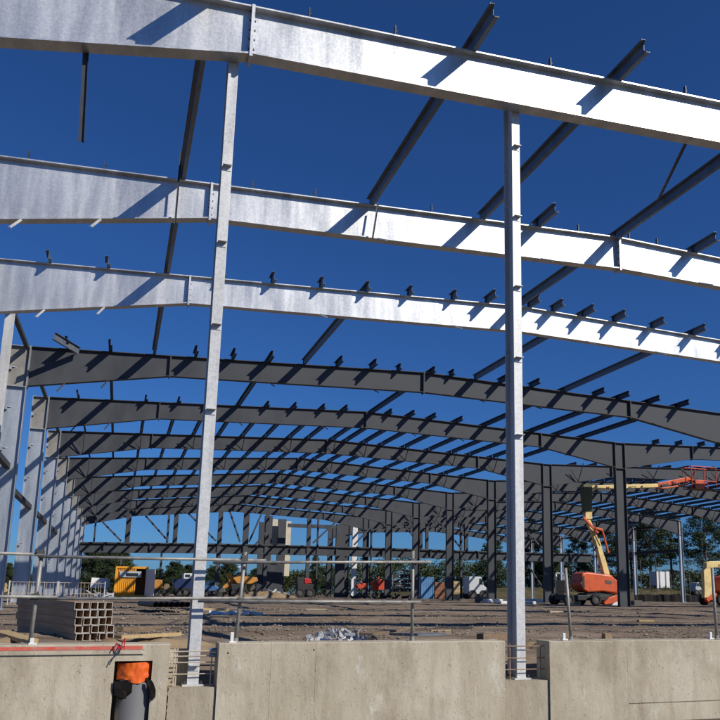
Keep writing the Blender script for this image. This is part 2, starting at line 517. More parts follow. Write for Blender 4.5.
def lowwall(x0, x1, zt, label, side):
    """low wall whose one end is a ragged crack against its neighbour"""
    n = 26
    rr = random.Random(int(x0*10))
    pts = []
    L = [(x0+0.004+(rr.uniform(0.0, 0.018) if side < 0 else 0), -1.75+(zt+1.75)*i/n) for i in range(n+1)]
    Rr = [(x1-0.004-(rr.uniform(0.0, 0.018) if side > 0 else 0), -1.75+(zt+1.75)*i/n) for i in range(n+1)]
    poly = [(x, WY0+0.03, z) for x, z in L]+[(x, WY0+0.03, z) for x, z in reversed(Rr)]
    m = MB().prism(poly, (0, 0.9, 0))
    return single('low_wall', m, CONC2, label, 'wall')
ZLOW1 = at(192, 688, WY0).z; ZLOW2 = at(525, 681, WY0).z
lowwall(wL1, wM0, ZLOW1, 'low concrete upstand carrying the left galvanised post', -1)
lowwall(wM1, wR0, ZLOW2, 'low concrete upstand carrying the right galvanised post', -1)

# red marking line and metal edge strip on the left wall
m = MB().box(wx(-250), wx(140), WY0-0.004, WY0+0.004, at(70, 650.2, WY0).z, at(70, 646.6, WY0).z)
single('paint_line', m, REDP, 'faded red marker line along the top of the left wall', 'paint line')
m = MB().box(wx(-250), wx(141), WY0-0.012, WY0-0.001, at(70, 655.4, WY0).z, at(70, 654.6, WY0).z)
single('edge_strip', m, CLAMP, 'thin dark metal strip on the left wall below the red line', 'metal strip')
# tangled tie on the wall top
t = thing('tie_cord', at(120, 646, WY0-0.02), 'red and blue cord tangled over the top edge of the left wall', 'cord')
pts = [at(112, 651, 10.37), at(117, 643, 10.35), at(119, 650, 10.34), at(123, 642, 10.34), at(125, 638, 10.34), at(124, 649, 10.34)]
MB().path(pts, 0.007, 6).build('red_cord', RED, t)
pts = [at(123, 646, 10.35), at(118, 653, 10.34), at(113, 658, 10.35), at(109, 665, 10.37)]
MB().path(pts, 0.006, 6).build('dark_cord', NAVY, t)

# grey pipe with orange bag
PY = WY0+0.20
p0 = at(115.6, 700, PY-0.1); p1 = at(151.2, 700, PY-0.1)
pr = (p1.x-p0.x)/2; pc = (p0.x+p1.x)/2
ztop_ = at(132, 664.5, PY-0.2).z
t = thing('drain_pipe', (pc, PY, -1.7), 'grey plastic pipe standing against the left wall, orange bag over its mouth', 'pipe')
MB().tube((pc, PY, -1.75), (pc, PY, ztop_), pr, 32, cap=False).tube((pc, PY, -1.75), (pc, PY, ztop_), pr-0.012, 32, cap=False).build('pipe_body', PIPE, t, smooth=True)
# recess in the wall behind: dark collar
def wrap(z0f, z1f, r, a0, a1, n=40, amp=0.006, seed=0):
    vs = []; fs = []
    rows = 8
    for j in range(rows+1):
        for i in range(n+1):
            t_ = a0+(a1-a0)*i/n
            z = z0f(i/n)*(1-j/rows)+z1f(i/n)*j/rows
            q = r+amp*hsh(i*0.35+seed, j*0.6, 1.3)*2+amp
            vs.append((pc+q*math.cos(t_), PY+q*math.sin(t_), z))
    for j in range(rows):
        for i in range(n):
            k = j*(n+1)+i
            fs.append((k, k+1, k+n+2, k+n+1))
    return MB().add(vs, fs)
zb = at(132, 681, PY-0.2).z
bagm = wrap(lambda s: zb+0.02*math.sin(s*14)+0.012*math.sin(s*31), lambda s: ztop_+0.015+0.01*math.sin(s*9), pr+0.006, 0, 2*math.pi, 72, 0.007)
# bag top closes over the mouth
n = 72; base = [v.copy() for v in bagm.v[-(n+1):]]
c0 = Vector((pc, PY, ztop_-0.01))
inner = [(c0+(v-c0)*0.5+Vector((0, 0, -0.012*rnd.random()))) for v in base]
bagm.add(base+inner+[c0], [(i, i+1, n+2+i, n+1+i) for i in range(n)]+[(n+1+i, n+2+i, 2*n+2) for i in range(n)])
o = bagm.build('orange_bag', BAG, t, smooth=True); o['label'] = 'crumpled orange plastic bag taped over the pipe mouth'
zc = at(132, 699, PY-0.2).z
def flap(pts, y, name='tape_flap', th=0.006):
    q = [at(u, v, y) for u, v in pts]
    n = len(q)
    ctr = sum(q, Vector())/n
    b = MB()
    vs = [Vector((p.x, y+0.004*math.sin(i*2.1), p.z)) for i, p in enumerate(q)]
    b.add(vs+[ctr]+[v+Vector((0, th, 0)) for v in vs]+[ctr+Vector((0, th, 0))],
          [(i, (i+1) % n, n) for i in range(n)]+[(n+1+i, 2*n+1, n+1+(i+1) % n) for i in range(n)]+[(i, n+1+i, n+1+(i+1) % n, (i+1) % n) for i in range(n)])
    b.build(name, TAPE, t)
flap([(114, 681), (121, 682.5), (130.5, 681), (131, 688), (127, 692), (126, 699), (120, 698), (114.5, 695), (113.6, 687)], WY0-0.035)
flap([(147, 680), (151, 679.5), (153.5, 683), (155.8, 690), (155.3, 697), (152, 701), (149.5, 698), (149.3, 690), (146.5, 684)], WY0-0.035)
wrap(lambda s: zc+0.02*math.sin(s*7)+0.10*abs(s-0.45), lambda s: zb+0.015*math.sin(s*9), pr+0.010, R(180), R(262), 24, 0.004, 3).build('tape_flap', TAPE, t, smooth=True)
wrap(lambda s: zb-0.16+0.16*(1-s)**2+0.02*math.sin(s*8), lambda s: zb+0.03, pr+0.014, R(300), R(358), 18, 0.006, 8).build('tape_flap', TAPE, t, smooth=True)

# ------------------------------------------------------------------ portal frames
YK = {1: 10.5, 2: 15.95, 3: 21.27, 4: 29.62, 5: 37.7, 6: 45.83, 7: 54.11, 8: 62.15, 9: 70.31, 10: 78.4, 11: 86.5, 12: 94.6, 13: 102.7}
XL, XS, XA, XR, XV = -3.33, 1.14, 10.60, 19.99, 24.69
ZL, ZA, ZV = 7.90, 8.57, 8.09
dZL = {1: -.11, 2: -.11, 3: -.11, 4: .04, 5: .09, 6: .10, 7: -.05, 8: -.21, 9: -.30, 10: -.36, 11: -.40, 12: -.4, 13: -.4}
dZA = {1: -.11, 2: -.15, 3: -.11, 4: -.07, 5: 0, 6: .03, 7: .2, 8: .26, 9: .28, 10: .28, 11: .28, 12: .28, 13: .28}
DS, DL, DA = 0.75, 1.36, 0.80
COLW = 0.62
X2A = 2*XV-XA; X2E = 2*XV-XL          # second hall: apex and right eave
def ztop(k, X):
    zl, za, zv = ZL+dZL[k], ZA+dZA[k], ZV
    if X > XV: X = 2*XV-X
    if X < XA: return zl+(za-zl)*(X-XL)/(XA-XL)
    return za+(zv-za)*(X-XA)/(XV-XA)
def depth(X):
    if X > XV: X = 2*XV-X
    P = [(XL, DL), (XS, DS), (XA, DA), (XR, DS-0.02), (XV-0.31, DL)]
    if X <= XL: return DL
    for (a, da), (b, db) in zip(P, P[1:]):
        if X <= b: return da+(db-da)*(X-a)/(b-a)
    return DL
PX = [-2.2, -0.86, 0.56, 1.95, 3.25, 4.57, 5.86, 7.12, 8.46, 9.55, 10.95, 11.75, 12.8, 13.9, 15.3, 16.85, 18.3, 19.5, 21.0, 22.5]
PX2 = sorted(2*XV-x for x in PX)
ORD = ['zeroth', 'first', 'second', 'third', 'fourth', 'fifth', 'sixth', 'seventh', 'eighth', 'ninth', 'tenth', 'eleventh',
       'twelfth', 'thirteenth', 'fourteenth', 'fifteenth', 'sixteenth', 'seventeenth', 'eighteenth', 'nineteenth', 'twentieth', 'twenty-first']

def rafter(k, x0, x1, m, parent):
    Y = YK[k]
    bf, tf, tw = 0.23, 0.022, 0.014
    side = x0 > XV
    brk = [x0]+sorted(x for x in ((XS, XA, XR, XV-0.31) if not side else (2*XV-XS, X2A, 2*XV-XR)) if x0 < x < x1)+[x1]
    b = MB()
    for xa, xb in zip(brk, brk[1:]):
        ta, tb = ztop(k, xa), ztop(k, xb)
        ba, bb = ta-depth(xa), tb-depth(xb)
        b.prism([(xa, Y-tw/2, ba+tf), (xb, Y-tw/2, bb+tf), (xb, Y-tw/2, tb-tf), (xa, Y-tw/2, ta-tf)], (0, tw, 0))
        b.prism([(xa, Y-bf/2, ta-tf), (xb, Y-bf/2, tb-tf), (xb, Y-bf/2, tb), (xa, Y-bf/2, ta)], (0, bf, 0))
        b.prism([(xa, Y-bf/2, ba), (xb, Y-bf/2, bb), (xb, Y-bf/2, bb+tf), (xa, Y-bf/2, ba+tf)], (0, bf, 0))
    return b.build('rafter', m, parent)

def plate(k, X, m, parent, over=0.05):
    Y = YK[k]; zt = ztop(k, X); zb_ = zt-depth(X)
    b = MB().box(X-0.022, X+0.022, Y-0.135, Y+0.135, zb_-over, zt+0.004)
    o = b.build('splice_plate', m, parent)
    if k > 3: return
    for i in range(5):
        z = zb_+0.08+(zt-zb_-0.16)*i/4
        MB().tube((X-0.045, Y-0.09, z), (X+0.045, Y-0.09, z), 0.016, 6).build('bolt', CLAMP, o)

def column(k, X0, X1, m, parent, zt, knee, wm=None, cleats=True):
    Y = YK[k]
    zg = gz(0, Y)-0.05
    tf = 0.022; bf = 0.25
    b = MB()
    b.box(X0, X0+tf, Y-bf/2, Y+bf/2, zg, zt)
    b.box(X1-tf, X1, Y-bf/2, Y+bf/2, zg, zt)
    b.box(X0+tf, X1-tf, Y-0.008, Y+0.008, zg, zt-knee-0.03)
    o = b.build('column', m, parent)
    MB().box(X0+tf, X1-tf, Y-0.008, Y+0.008, zt-knee-0.03, zt-0.03).build('knee_panel', wm or m, o)
    MB().box(X0+tf, X1-tf, Y-bf/2, Y+bf/2, zt-knee-0.05, zt-knee-0.03).build('stiffener', m, o)
    MB().box(X0+tf, X1-tf, Y-bf/2, Y+bf/2, zt-0.03, zt-0.01).build('stiffener', m, o)
    MB().box(X0-0.06, X1+0.06, Y-bf/2-0.06, Y+bf/2+0.06, zg, zg+0.075).build('base_plate', m, o)
    if cleats:
        z = zt-0.75
        while z > 0.6:
            q = MB()
            q.prism([(X0+tf, Y-0.125, z), (X0+tf, Y-0.01, z), (X0+tf+0.24, Y-0.01, z)], (0, 0, 0.012))
            q.prism([(X0+tf, Y-0.125, z+0.012), (X0+tf, Y-0.125, z-0.10), (X0+tf, Y-0.02, z-0.10), (X0+tf, Y-0.02, z+0.012)], (0.10, 0, 0))
            q.build('rail_cleat', m, o)
            z -= 1.35
    return o

def zed(y0, y1, d=0.235, notch=False):
    """zed purlin section lying along Y with base at z = 0"""
    t = 0.006
    b = MB()
    if notch:
        b.prism([(0, y0, 0.0), (0, y0+0.05, d*0.28), (0, y0+0.05, d*0.72), (0, y0, d), (0, y1, d), (0, y1, 0)], (t, 0, 0))
    else:
        b.box(0, t, y0, y1, 0, d)
    b.box(-0.07, -0.0005, y0, y1, d-t, d)
    b.box(t+0.0005, 0.07, y0, y1, 0, t)
    b.box(-0.07, -0.07+t, y0, y1, d-0.025, d-t-0.0005)
    b.box(0.07-t, 0.07, y0, y1, t+0.0005, 0.025)
    return b

LABF = {1: 'nearest galvanised rafter crossing the top of the view, glaring in the sun',
        2: 'second bright galvanised rafter, just behind the nearest one',
        3: 'third bright galvanised rafter, last before the dark grey ones',
        4: 'dark grey portal frame just behind the three bright galvanised rafters'}
FULL_BAYS = {1: [0.56, 4.45, 7.05, 10.62], 2: [0.56, 10.62], 3: [0.56, 5.86, 12.8, 16.85],
             4: [-0.86, 4.57, 10.95, 16.85, 19.5, 21.0, 22.5]}
STUBLEN = {3: 0.42, 4: 0.55, 5: 0.5, 6: 0.5}
stubmesh = {}
def stub(L, back, m):
    key = (round(L, 1), round(back, 1), m.name)
    if key not in stubmesh:
        stubmesh[key] = zed(-key[0], key[1], 0.21, True).build('purlin_stub', m)
        o = stubmesh[key]
        me = o.data
        bpy.data.objects.remove(o)
        stubmesh[key] = me
    return stubmesh[key]
cleat_me = None
frames = {}
for k in range(1, 14):
    Y = YK[k]
    bright = k < 4
    mR = GALV if bright else DARK
    lab = LABF.get(k, 'dark grey steel portal frame, %s dark frame counted from the nearest dark one' % ORD[k-3])
    fr = thing('portal_frame', (XL, Y, gz(0, Y)), lab, 'steel frame', None if k < 5 else 'dark portal frames receding along the building')
    frames[k] = fr
    hall1 = k <= 11
    if hall1:
        rafter(k, XL, XV-0.31+(0.45 if k == 4 else 0), mR, fr)
        for X in (XS, XA, XR):
            plate(k, X, mR if bright else DARK, fr)
        c = column(k, XL-COLW, XL, GALV_COL, fr, ztop(k, XL)+0.0, DL, KNEE)
        MB().box(XL-0.001+0.002, XL+0.028, Y-0.13, Y+0.13, ztop(k, XL)-DL-0.05, ztop(k, XL)+0.03).build('end_plate', KNEE, fr)
    if k >= 4:
        dv = 0.45 if k == 4 else 0
        column(k, XV-0.31+dv, XV+0.31+dv, DARK, fr, ztop(k, XV), DL, DARK, cleats=False)
        rafter(k, XV+0.31+dv, X2E, DARK, fr)
        for X in (2*XV-XR, X2A, 2*XV-XS):
            plate(k, X, DARK, fr)
        column(k, X2E, X2E+COLW*0.6, GALV_COL, fr, ztop(k, X2E), DL, KNEE, cleats=False)
    else:
        column(k, XV-0.31, XV+0.31, GALV_COL, fr, ztop(k, XV), DL, cleats=False)
    # cleats and stubs
    if k <= 5:
        full_f = set(FULL_BAYS.get(k, [])); full_b = set(FULL_BAYS.get(k-1, []))
        for i, X in enumerate(PX):
            if k <= 3 and X > 22: continue
            zt = ztop(k, X)
            if cleat_me is None:
                o = MB().box(-0.010, 0.010, -0.03, 0.03, 0.001, 0.22).box(0.0105, 0.03, -0.02, 0.02, 0.12, 0.14).build('purlin_cleat', PURLD)
                cleat_me = o.data
            else:
                o = bpy.data.objects.new('purlin_cleat', cleat_me); col.objects.link(o)
            o.parent = fr
            o.location = Vector((X-0.01, Y, zt))-Vector(fr.location)
            st = None
            if k == 1: st = {4.57: None}.get(X)
            if k == 2: st = (0.95, 0.2) if X in (8.46, 12.8) else None
            if k == 3 and X not in (0.56,): st = (0.40 if X < 9 else 0.7, 0.15)
            if k == 4 and X not in full_b: st = (0.4 if 9 < X < 13 else 0.95 if X < 8 else 0.85, 0.2)
            if k == 5 and X not in full_b: st = (0.45 if 0 < X < 12 else 0.8, 0.1)
            if st:
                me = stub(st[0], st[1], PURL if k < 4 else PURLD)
                o = bpy.data.objects.new('purlin_stub', me); col.objects.link(o)
                o.parent = fr; o.location = Vector((X, Y, zt+0.001))-Vector(fr.location)
        if k in (4, 5):
            for i, X in enumerate(PX2[:8]):
                o = bpy.data.objects.new('purlin_stub', stub(0.6, 0.1, PURLD)); col.objects.link(o)
                o.parent = fr; o.location = Vector((X, Y, ztop(k, X)+0.001))-Vector(fr.location)
    # fly braces hanging from the bottom flange
    if 2 <= k <= 5:
        for X, side_ in ((-2.2, -1), (-0.86, -1), (4.57, 1), (8.46, 1), (12.8, 1), (15.3, 1), (18.3, 1), (21.0, 1)):
            zb_ = ztop(k, X)-depth(X)
            p = Vector((X, Y-0.10, zb_-0.004))
            q = p+(Vector((-0.14, -0.22, -0.27)) if side_ < 0 else Vector((0.10, -0.42, -0.20)))*(1 if bright else 1.3)
            b = MB().bar(p, q, 0.05, 0.006).bar(p+Vector((0.022, 0, 0.003)), q+Vector((0.022, 0, 0.003)), 0.006, 0.045)
            b.build('fly_brace', GALV_POST if bright else DARK, fr)
    elif k >= 6:
        for i, X in enumerate((PX+PX2) if k <= 11 else PX2):
            if i % 2: continue
            zt = ztop(k, X); zb_ = zt-depth(X)
            a_ = Vector((X, Y-0.11, zb_+0.02))
            b = MB().bar(a_, (X+0.02, Y-0.75, zt+0.02), 0.04, 0.04).bar(a_, (X-0.62, Y-0.3, zt-0.35*depth(X)), 0.035, 0.035)
            b.build('fly_brace', PURLD, fr)

# ------------------------------------------------------------------ purlins
pm_cache = {}
def purlin(k, X, hall, idx, m, label, group, y0ext=0.0, y1ext=0.0):
    ya, yb = YK[k]-y0ext, YK[k+1]+y1ext
    za, zb_ = ztop(k, X), ztop(k+1, X)
    L = yb-ya
    key = (round(L, 2), m.name, y0ext > 0)
    if key not in pm_cache:
        o = zed(0.06 if y0ext == 0 else 0, L-0.0, 0.21, y0ext > 0).build('purlin', m)
        pm_cache[key] = o.data
    else:
        o = bpy.data.objects.new('purlin', pm_cache[key]); col.objects.link(o)
    sl_ = math.atan2(zb_-za, YK[k+1]-YK[k])
    o.location = (X, ya, za+0.002-math.tan(sl_)*y0ext)
    o.rotation_euler = (sl_, 0, 0)
    tag(o, label, 'purlin', group)
    return o
near_lab = {(1, 0.56): 'galvanised purlin running back from the nearest rafter, left of the left post',
            (1, 4.45): 'purlin running back from the nearest rafter, left one of two oversailing it',
            (1, 7.05): 'purlin running back from the nearest rafter, just right of the right post',
            (1, 10.62): 'purlin running from beyond the right edge to the second rafter ridge',
            (2, 0.56): 'purlin between second and third bright rafters, left of the left post',
            (2, 10.62): 'purlin between second and third bright rafters, crossing behind the right post'}
for (k, X), lab in near_lab.items():
    ext = {(1, 0.56): 1.2, (1, 4.45): 0.92, (1, 7.05): 0.88, (1, 10.62): 0.9}.get((k, X), 0)
    purlin(k, X, 1, 0, PURL, lab, 'single purlins over the bright rafters', ext, 0.1)
for k, p3, lead in ((3, FULL_BAYS[3], 'purlin from third bright rafter to the first dark rafter, '),
                    (4, FULL_BAYS[4], 'lone dark purlin between first and second dark rafters, ')):
    for i, X in enumerate(p3):
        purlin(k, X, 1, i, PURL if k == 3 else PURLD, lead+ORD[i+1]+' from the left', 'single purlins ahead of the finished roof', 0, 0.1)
for k in range(5, 13):
    if k <= 10:
        for i, X in enumerate(PX):
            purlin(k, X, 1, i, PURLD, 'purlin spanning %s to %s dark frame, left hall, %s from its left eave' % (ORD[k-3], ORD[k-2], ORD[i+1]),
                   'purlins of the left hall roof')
    if k >= 6:
        for i, X in enumerate(PX2):
            purlin(k, X, 2, i, PURLD, 'purlin spanning %s to %s dark frame, right hall, %s from the valley' % (ORD[k-3], ORD[k-2], ORD[i+1]),
                   'purlins of the right hall roof')
# hanging stays below single purlins
def stay(p, q, label, m=PURLD, w=0.035):
    b = MB().bar(p, q, w, 0.005).bar(Vector(p)+Vector((w/2, 0, 0)), Vector(q)+Vector((w/2, 0, 0)), 0.005, w)
    o = single('hanging_stay', b, m, label, 'steel stay')
stay(at(86, 47, 10.62), at(81, 142, 10.62), 'thin dark angle hanging below the nearest rafter near the left edge', w=0.07)
stay(at(181, 152, 15.7), at(175, 224, 15.7), 'thin dark angle hanging in front of the second rafter, left of the left post')
stay(at(378, 203, 15.7), at(372.5, 238, 15.7), 'thin dark angle hanging in front of the second rafter, between the two posts')
stay(at(686, 142, 10.62), at(657, 202, 14.2), 'thin dark rod slanting from the nearest rafter down to a purlin at upper right', w=0.05)

p_, q_ = at(54, 336, 28.2), at(79, 351, 29.4)
b = MB().bar(p_, q_, 0.006, 0.22).bar(p_+Vector((0.035, 0, 0.11)), q_+Vector((0.035, 0, 0.11)), 0.07, 0.006).bar(p_-Vector((0.035, 0, 0.11)), q_-Vector((0.035, 0, 0.11)), 0.07, 0.006)
single('loose_purlin', b, PURL, 'short loose purlin lying askew over the left end of the first dark rafter', 'purlin')
# ------------------------------------------------------------------ eaves beams and side struts of the left wall
for k in range(2, 11):
    b = MB().bar((XL-0.12, YK[k]+0.13, ztop(k, XL)-0.02), (XL-0.12, YK[k+1]-0.13, ztop(k+1, XL)-0.02), 0.12, 0.12)
    single('eaves_beam', b, DARK, 'dark eaves beam along the left wall, %s one from the camera' % ORD[k-1], 'eaves beam', 'eaves beams of the left wall')
for k in range(3, 7):
    z = {3: 3.85, 4: 3.55, 5: 3.5, 6: 3.5}[k]
    z = 0
    za = at(13, 484, YK[4]).z if k >= 4 else 3.9
    b = MB().bar((XL-0.30, YK[k]+0.02, za), (XL-0.30, YK[k+1]-0.02, za), 0.17, 0.17)
    single('side_strut', b, DARK, 'square side strut between left wall columns, %s one from the camera' % ORD[k-2], 'side strut', 'side struts of the left wall')
b = MB().box(-4.05, -3.90, 24.0, 24.12, -0.7, 9.0) if False else None
p = at(11, 315, 25.4); q = at(2, 400, 25.4)
t = thing('wind_post', (p.x, 25.4, gz(0, 25)), 'pale galvanised post at the left edge before the first dark frame', 'steel post')
MB().ibeam((p.x-0.02, 25.4, gz(0, 25)), (p.x-0.02, 25.4, p.z+0.35), 0.20, 0.23, (0, 1, 0)).build('shaft', GALV_POST, t)
MB().box(p.x-0.18, p.x+0.16, 25.22, 25.58, gz(0, 25)-0.02, gz(0, 25)+0.03).build('base_plate', GALV_POST, t)

# right eave side rails and right hall outer details
for k in range(9, 13):
    for j, z in enumerate((at(650, 508, 79).z+1.2, at(650, 524, 79).z, at(650, 554.5, 79).z)):
        if j == 0: z = ztop(k, X2E)-0.35
        b = MB().ibeam((X2E+0.12, YK[k]+0.13, z), (X2E+0.12, YK[k+1]-0.13, z), 0.30 if j else 0.2, 0.25, (0, 0, 1), 0.012, 0.05)
        single('side_rail', b, DARK, '%s dark side rail of the right wall, %s bay shown from the right' % (('topmost', 'upper middle', 'lower')[j], ORD[k-8]), 'side rail', 'side rails of the right wall')

# ------------------------------------------------------------------ gable posts of the near wall
def gable_post(X, zb_, zt, Yc, w, d, cleat_z, label):
    t = thing('gable_post', (X, Yc, zb_), label, 'steel post', 'tall galvanised posts on the low upstands')
    MB().ibeam((X, Yc, zb_+0.02), (X, Yc, zt), d, w, (0, 1, 0), 0.010, 0.016).build('shaft', GALV_POST, t, bevel=0.002)
    MB().box(X-w/2-0.055, X+w/2+0.055, Yc-d/2-0.05, Yc+d/2+0.05, zb_, zb_+0.02).build('base_plate', GALV_POST, t)
    for z in cleat_z:
        b = MB().box(X-w*0.42, X+w*0.42, Yc-d/2-0.075, Yc-d/2-0.001, z, z+0.008).box(X-w*0.42, X+w*0.42, Yc-d/2-0.009, Yc-d/2-0.001, z-0.06, z)
        o = b.build('rail_cleat', GALV_POST, t)
    # end bolts at the base
    for sx in (-1, 1):
        MB().tube((X+sx*(w/2+0.03), Yc-d/2-0.02, zb_+0.02), (X+sx*(w/2+0.03), Yc-d/2-0.02, zb_+0.06), 0.011, 6).build('anchor_bolt', CLAMP, t)
Yf = 10.62
x1 = at(191.5, 685, Yf).x+0.012; x2 = at(521.5, 677, Yf).x
zt1 = ztop(1, x1)-depth(x1)+0.25; zt2 = ztop(1, x2)-depth(x2)+0.25
gable_post(x1, ZLOW1, zt1, Yf+0.15, 0.135, 0.30, [at(223, v, Yf).z for v in (166, 243, 326, 411, 665)], 'tall galvanised post left of centre on a low concrete upstand')
gable_post(x2, ZLOW2, zt2, Yf+0.15, 0.135, 0.30, [at(515, v, Yf).z for v in (147, 217, 287, 358, 435)], 'tall galvanised post right of centre on a low concrete upstand')

# rebar starter grids in the wall gaps
def rebar_grid(x0, x1, zs, xs_, Y, label, m, tilt=0):
    t = thing('rebar_mesh', ((x0+x1)/2, Y, min(zs)), label, 'rebar', None)
    for z in zs:
        b = MB().tube((x0, Y+rnd.uniform(-.01, .01), z+rnd.uniform(-.006, .006)), (x1, Y+rnd.uniform(-.01, .01), z+rnd.uniform(-.006, .006)), 0.007, 6)
        b.build('cross_bar', m, t)
    for x in xs_:
        b = MB().tube((x, Y+0.014, min(zs)-0.14), (x+rnd.uniform(-.01, .01), Y+0.014, max(zs)+0.03), 0.008, 6)
        b.build('upright_bar', m, t)
Yg = 10.56
rebar_grid(at(167, 670, Yg).x, at(216, 670, Yg).x, [at(190, v, Yg).z for v in (651, 656, 662, 674)], [at(u, 670, Yg).x for u in (174, 176, 211)],
           Yg, 'pale rebar mesh across the gap at the foot of the left post', REBARW)
rebar_grid(at(505, 670, Yg).x, at(549, 670, Yg).x, [at(525, v, Yg).z for v in (646, 658, 669)], [at(u, 670, Yg).x for u in (510.5, 541)],
           Yg, 'dark rebar mesh across the gap at the foot of the right post', REBAR)
b = MB()
for i in range(3):
    for j in range(2):
        p = at(211+i*3.3, 650+j*5, 10.62)
        b.box(p.x-0.018, p.x+0.018, 10.60, 10.66, p.z-0.022, p.z+0.022)
single('cable_blocks', b, BLUE, 'small pale blue spacer blocks on the rebar beside the left post', 'spacer blocks')

# ------------------------------------------------------------------ scaffold handrail on the wall
HY = 10.50
def hpost(ub, vb, ut, vt, label):
    p, q = at(ub, vb, HY), at(ut, vt, HY)
    p.z = ZT
    t = thing('handrail_post', p, label, 'handrail post', 'scaffold handrail posts on the concrete wall')
    MB().tube(p, q, 0.022, 14).build('tube', TUBE, t, smooth=True)
    MB().tube(p-(q-p).normalized()*0.0, p+(q-p)*0.055, 0.030, 12).box(p.x-0.07, p.x+0.07, HY-0.06, HY+0.06, ZT+0.001, ZT+0.012).build('socket', TUBE, t)
    return t
def clampy(u, v):
    p = at(u, v, HY-0.03)
    b = MB().box(p.x-0.040, p.x+0.040, HY-0.065, HY+0.03, p.z-0.030, p.z+0.035).tube((p.x-0.03, HY-0.09, p.z+0.02), (p.x-0.03, HY-0.04, p.z+0.02), 0.014, 6).tube((p.x+0.028, HY-0.05, p.z-0.01), (p.x+0.028, HY-0.05, p.z+0.06), 0.010, 6)
    return b
HP = [((30, 644), (42, 552), (40.5, 553.5), (35, 597), 'leftmost leaning handrail post with white clip at its foot'),
      ((235.5, 642), (245.5, 552), (244.5, 558.5), (240.5, 600), 'handrail post right of the left tall galvanised post'),
      ((412, 638), (413, 551), (413, 561.5), (412.5, 601), 'handrail post with the free ends of the rails, centre of the wall'),
      ((571, 640), (565.5, 568), None, None, 'lone handrail post just right of the right tall post'),
      ((717, 641), (712, 568), None, None, 'lone handrail post at the far right edge of the wall')]
for (ub, vb), (ut, vt), c1, c2, lab in HP:
    t = hpost(ub, vb, ut, vt, lab)
    for c in (c1, c2):
        if c: clampy(*c).build('clamp', CLAMP, t)
def rail(pts, label, off=-0.048):
    P_ = [at(u, v, HY+off) for u, v in pts]
    single('handrail_tube', MB().path(P_, 0.0175, 14), TUBE, label, 'handrail', 'scaffold rails along the wall', smooth=True)
rail([(-60, 551.5), (44, 554.5)], 'short upper rail tube at the left edge')
rail([(38, 556.5), (266, 560.5)], 'upper rail tube from left post across the left tall post', -0.046)
rail([(213, 562.5), (431, 562)], 'upper rail tube ending free right of the centre post', -0.095)
rail([(-60, 596), (58, 597)], 'short lower rail tube at the left edge', -0.095)
rail([(30, 599), (266, 598)], 'lower rail tube crossing the left tall post')
rail([(198, 601), (421, 602)], 'lower rail tube in the middle ending just past the centre post', -0.095)
for u, v in ((32, 640), (232, 634), (563.5, 634), (710, 633)):
    p = at(u, v+3, 10.46)
    b = MB().box(p.x-0.022, p.x+0.018, 10.43, 10.47, ZT+0.002, p.z+0.055).box(p.x-0.035, p.x+0.05, 10.42, 10.49, ZT+0.001, ZT+0.02)
    where = {32: 'leftmost handrail post', 232: 'second handrail post', 563.5: 'fourth handrail post', 710: 'rightmost handrail post'}[u]
    single('toe_board_clip', b, WHITE, 'white toe board clip at the foot of the '+where, 'bracket', 'white toe board clips on the wall', bevel=0.004)

# ------------------------------------------------------------------ bundle of square tubes
def box_tube(L, w=0.113, t=0.008):
    b = MB()
    o, i = w/2, w/2-t
    vs = []
    for y in (0, L):
        vs += [(-o, y, -o), (o, y, -o), (o, y, o), (-o, y, o), (-i, y, -i), (i, y, -i), (i, y, i), (-i, y, i)]
    fs = []
    for a, c in ((0, 4), (8, 12)):
        for q in range(4):
            fs.append((a+q, a+(q+1) % 4, c+(q+1) % 4, c+q))
    for q in range(4):
        fs.append((q, (q+1) % 4, 8+(q+1) % 4, 8+q)); fs.append((4+q, 4+(q+1) % 4, 12+(q+1) % 4, 12+q))
    return b.add(vs, fs)
TB = at(93, 620, 14.0)
proto = None
g0 = TB
yawb = R(27)
bd = Vector((-math.sin(yawb), math.cos(yawb), 0)); bx_ = Vector((math.cos(yawb), math.sin(yawb), 0))
row_words = ['bottom', 'second', 'middle', 'fourth', 'top']
col_words = ['leftmost', 'second from left', 'middle', 'second from right', 'rightmost']
for r in range(5):
    for c in range(5):
        if proto is None:
            proto = box_tube(2.2).build('square_tube', SHS); o = proto
            proto.data.materials.append(mat('cut_tube_end', (.55, .54, .52), .4, .4))
            for p_ in proto.data.polygons:
                if abs(p_.normal.y) > .9: p_.material_index = 1
        else:
            o = proto.copy(); col.objects.link(o)
        pos = g0+bx_*((c-2)*0.120+(4-r)*0.012+rnd.uniform(-.002, .002))+Vector((0, 0, (r-2)*0.1165-0.02))+bd*rnd.uniform(-0.03, 0.03)
        o.location = pos
        o.rotation_euler = (R(1.0), rnd.uniform(-.015, .015), yawb+rnd.uniform(-.004, .004))
        tag(o, 'hollow square steel tube in the bundle, %s row up, %s' % (row_words[r], col_words[c]), 'steel tube', 'bundle of square steel tubes')
for i, dy in enumerate((0.35, 2.1)):
    c = g0+bd*dy+Vector((0, 0, -2.5*0.1165-0.07))
    b = MB().bar(c-bx_*0.55, c+bx_*0.55, 0.10, 0.09)
    single('timber_bearer', b, WOOD, ('front' if i == 0 else 'rear')+' timber bearer under the square tube bundle', 'timber', 'timber bearers under the tubes')
def plank(u0, v0, u1, v1, Y0, Y1, w, h, m, label, cat='timber plank', name='timber_plank'):
    p, q = at(u0, v0, Y0), at(u1, v1, Y1)
    single(name, MB().bar(p, q, w, h), m, label, cat)
plank(118, 637, 178, 634, 12.9, 13.6, 0.15, 0.05, WOOD, 'long sandy plank on the soil right of the tube bundle')
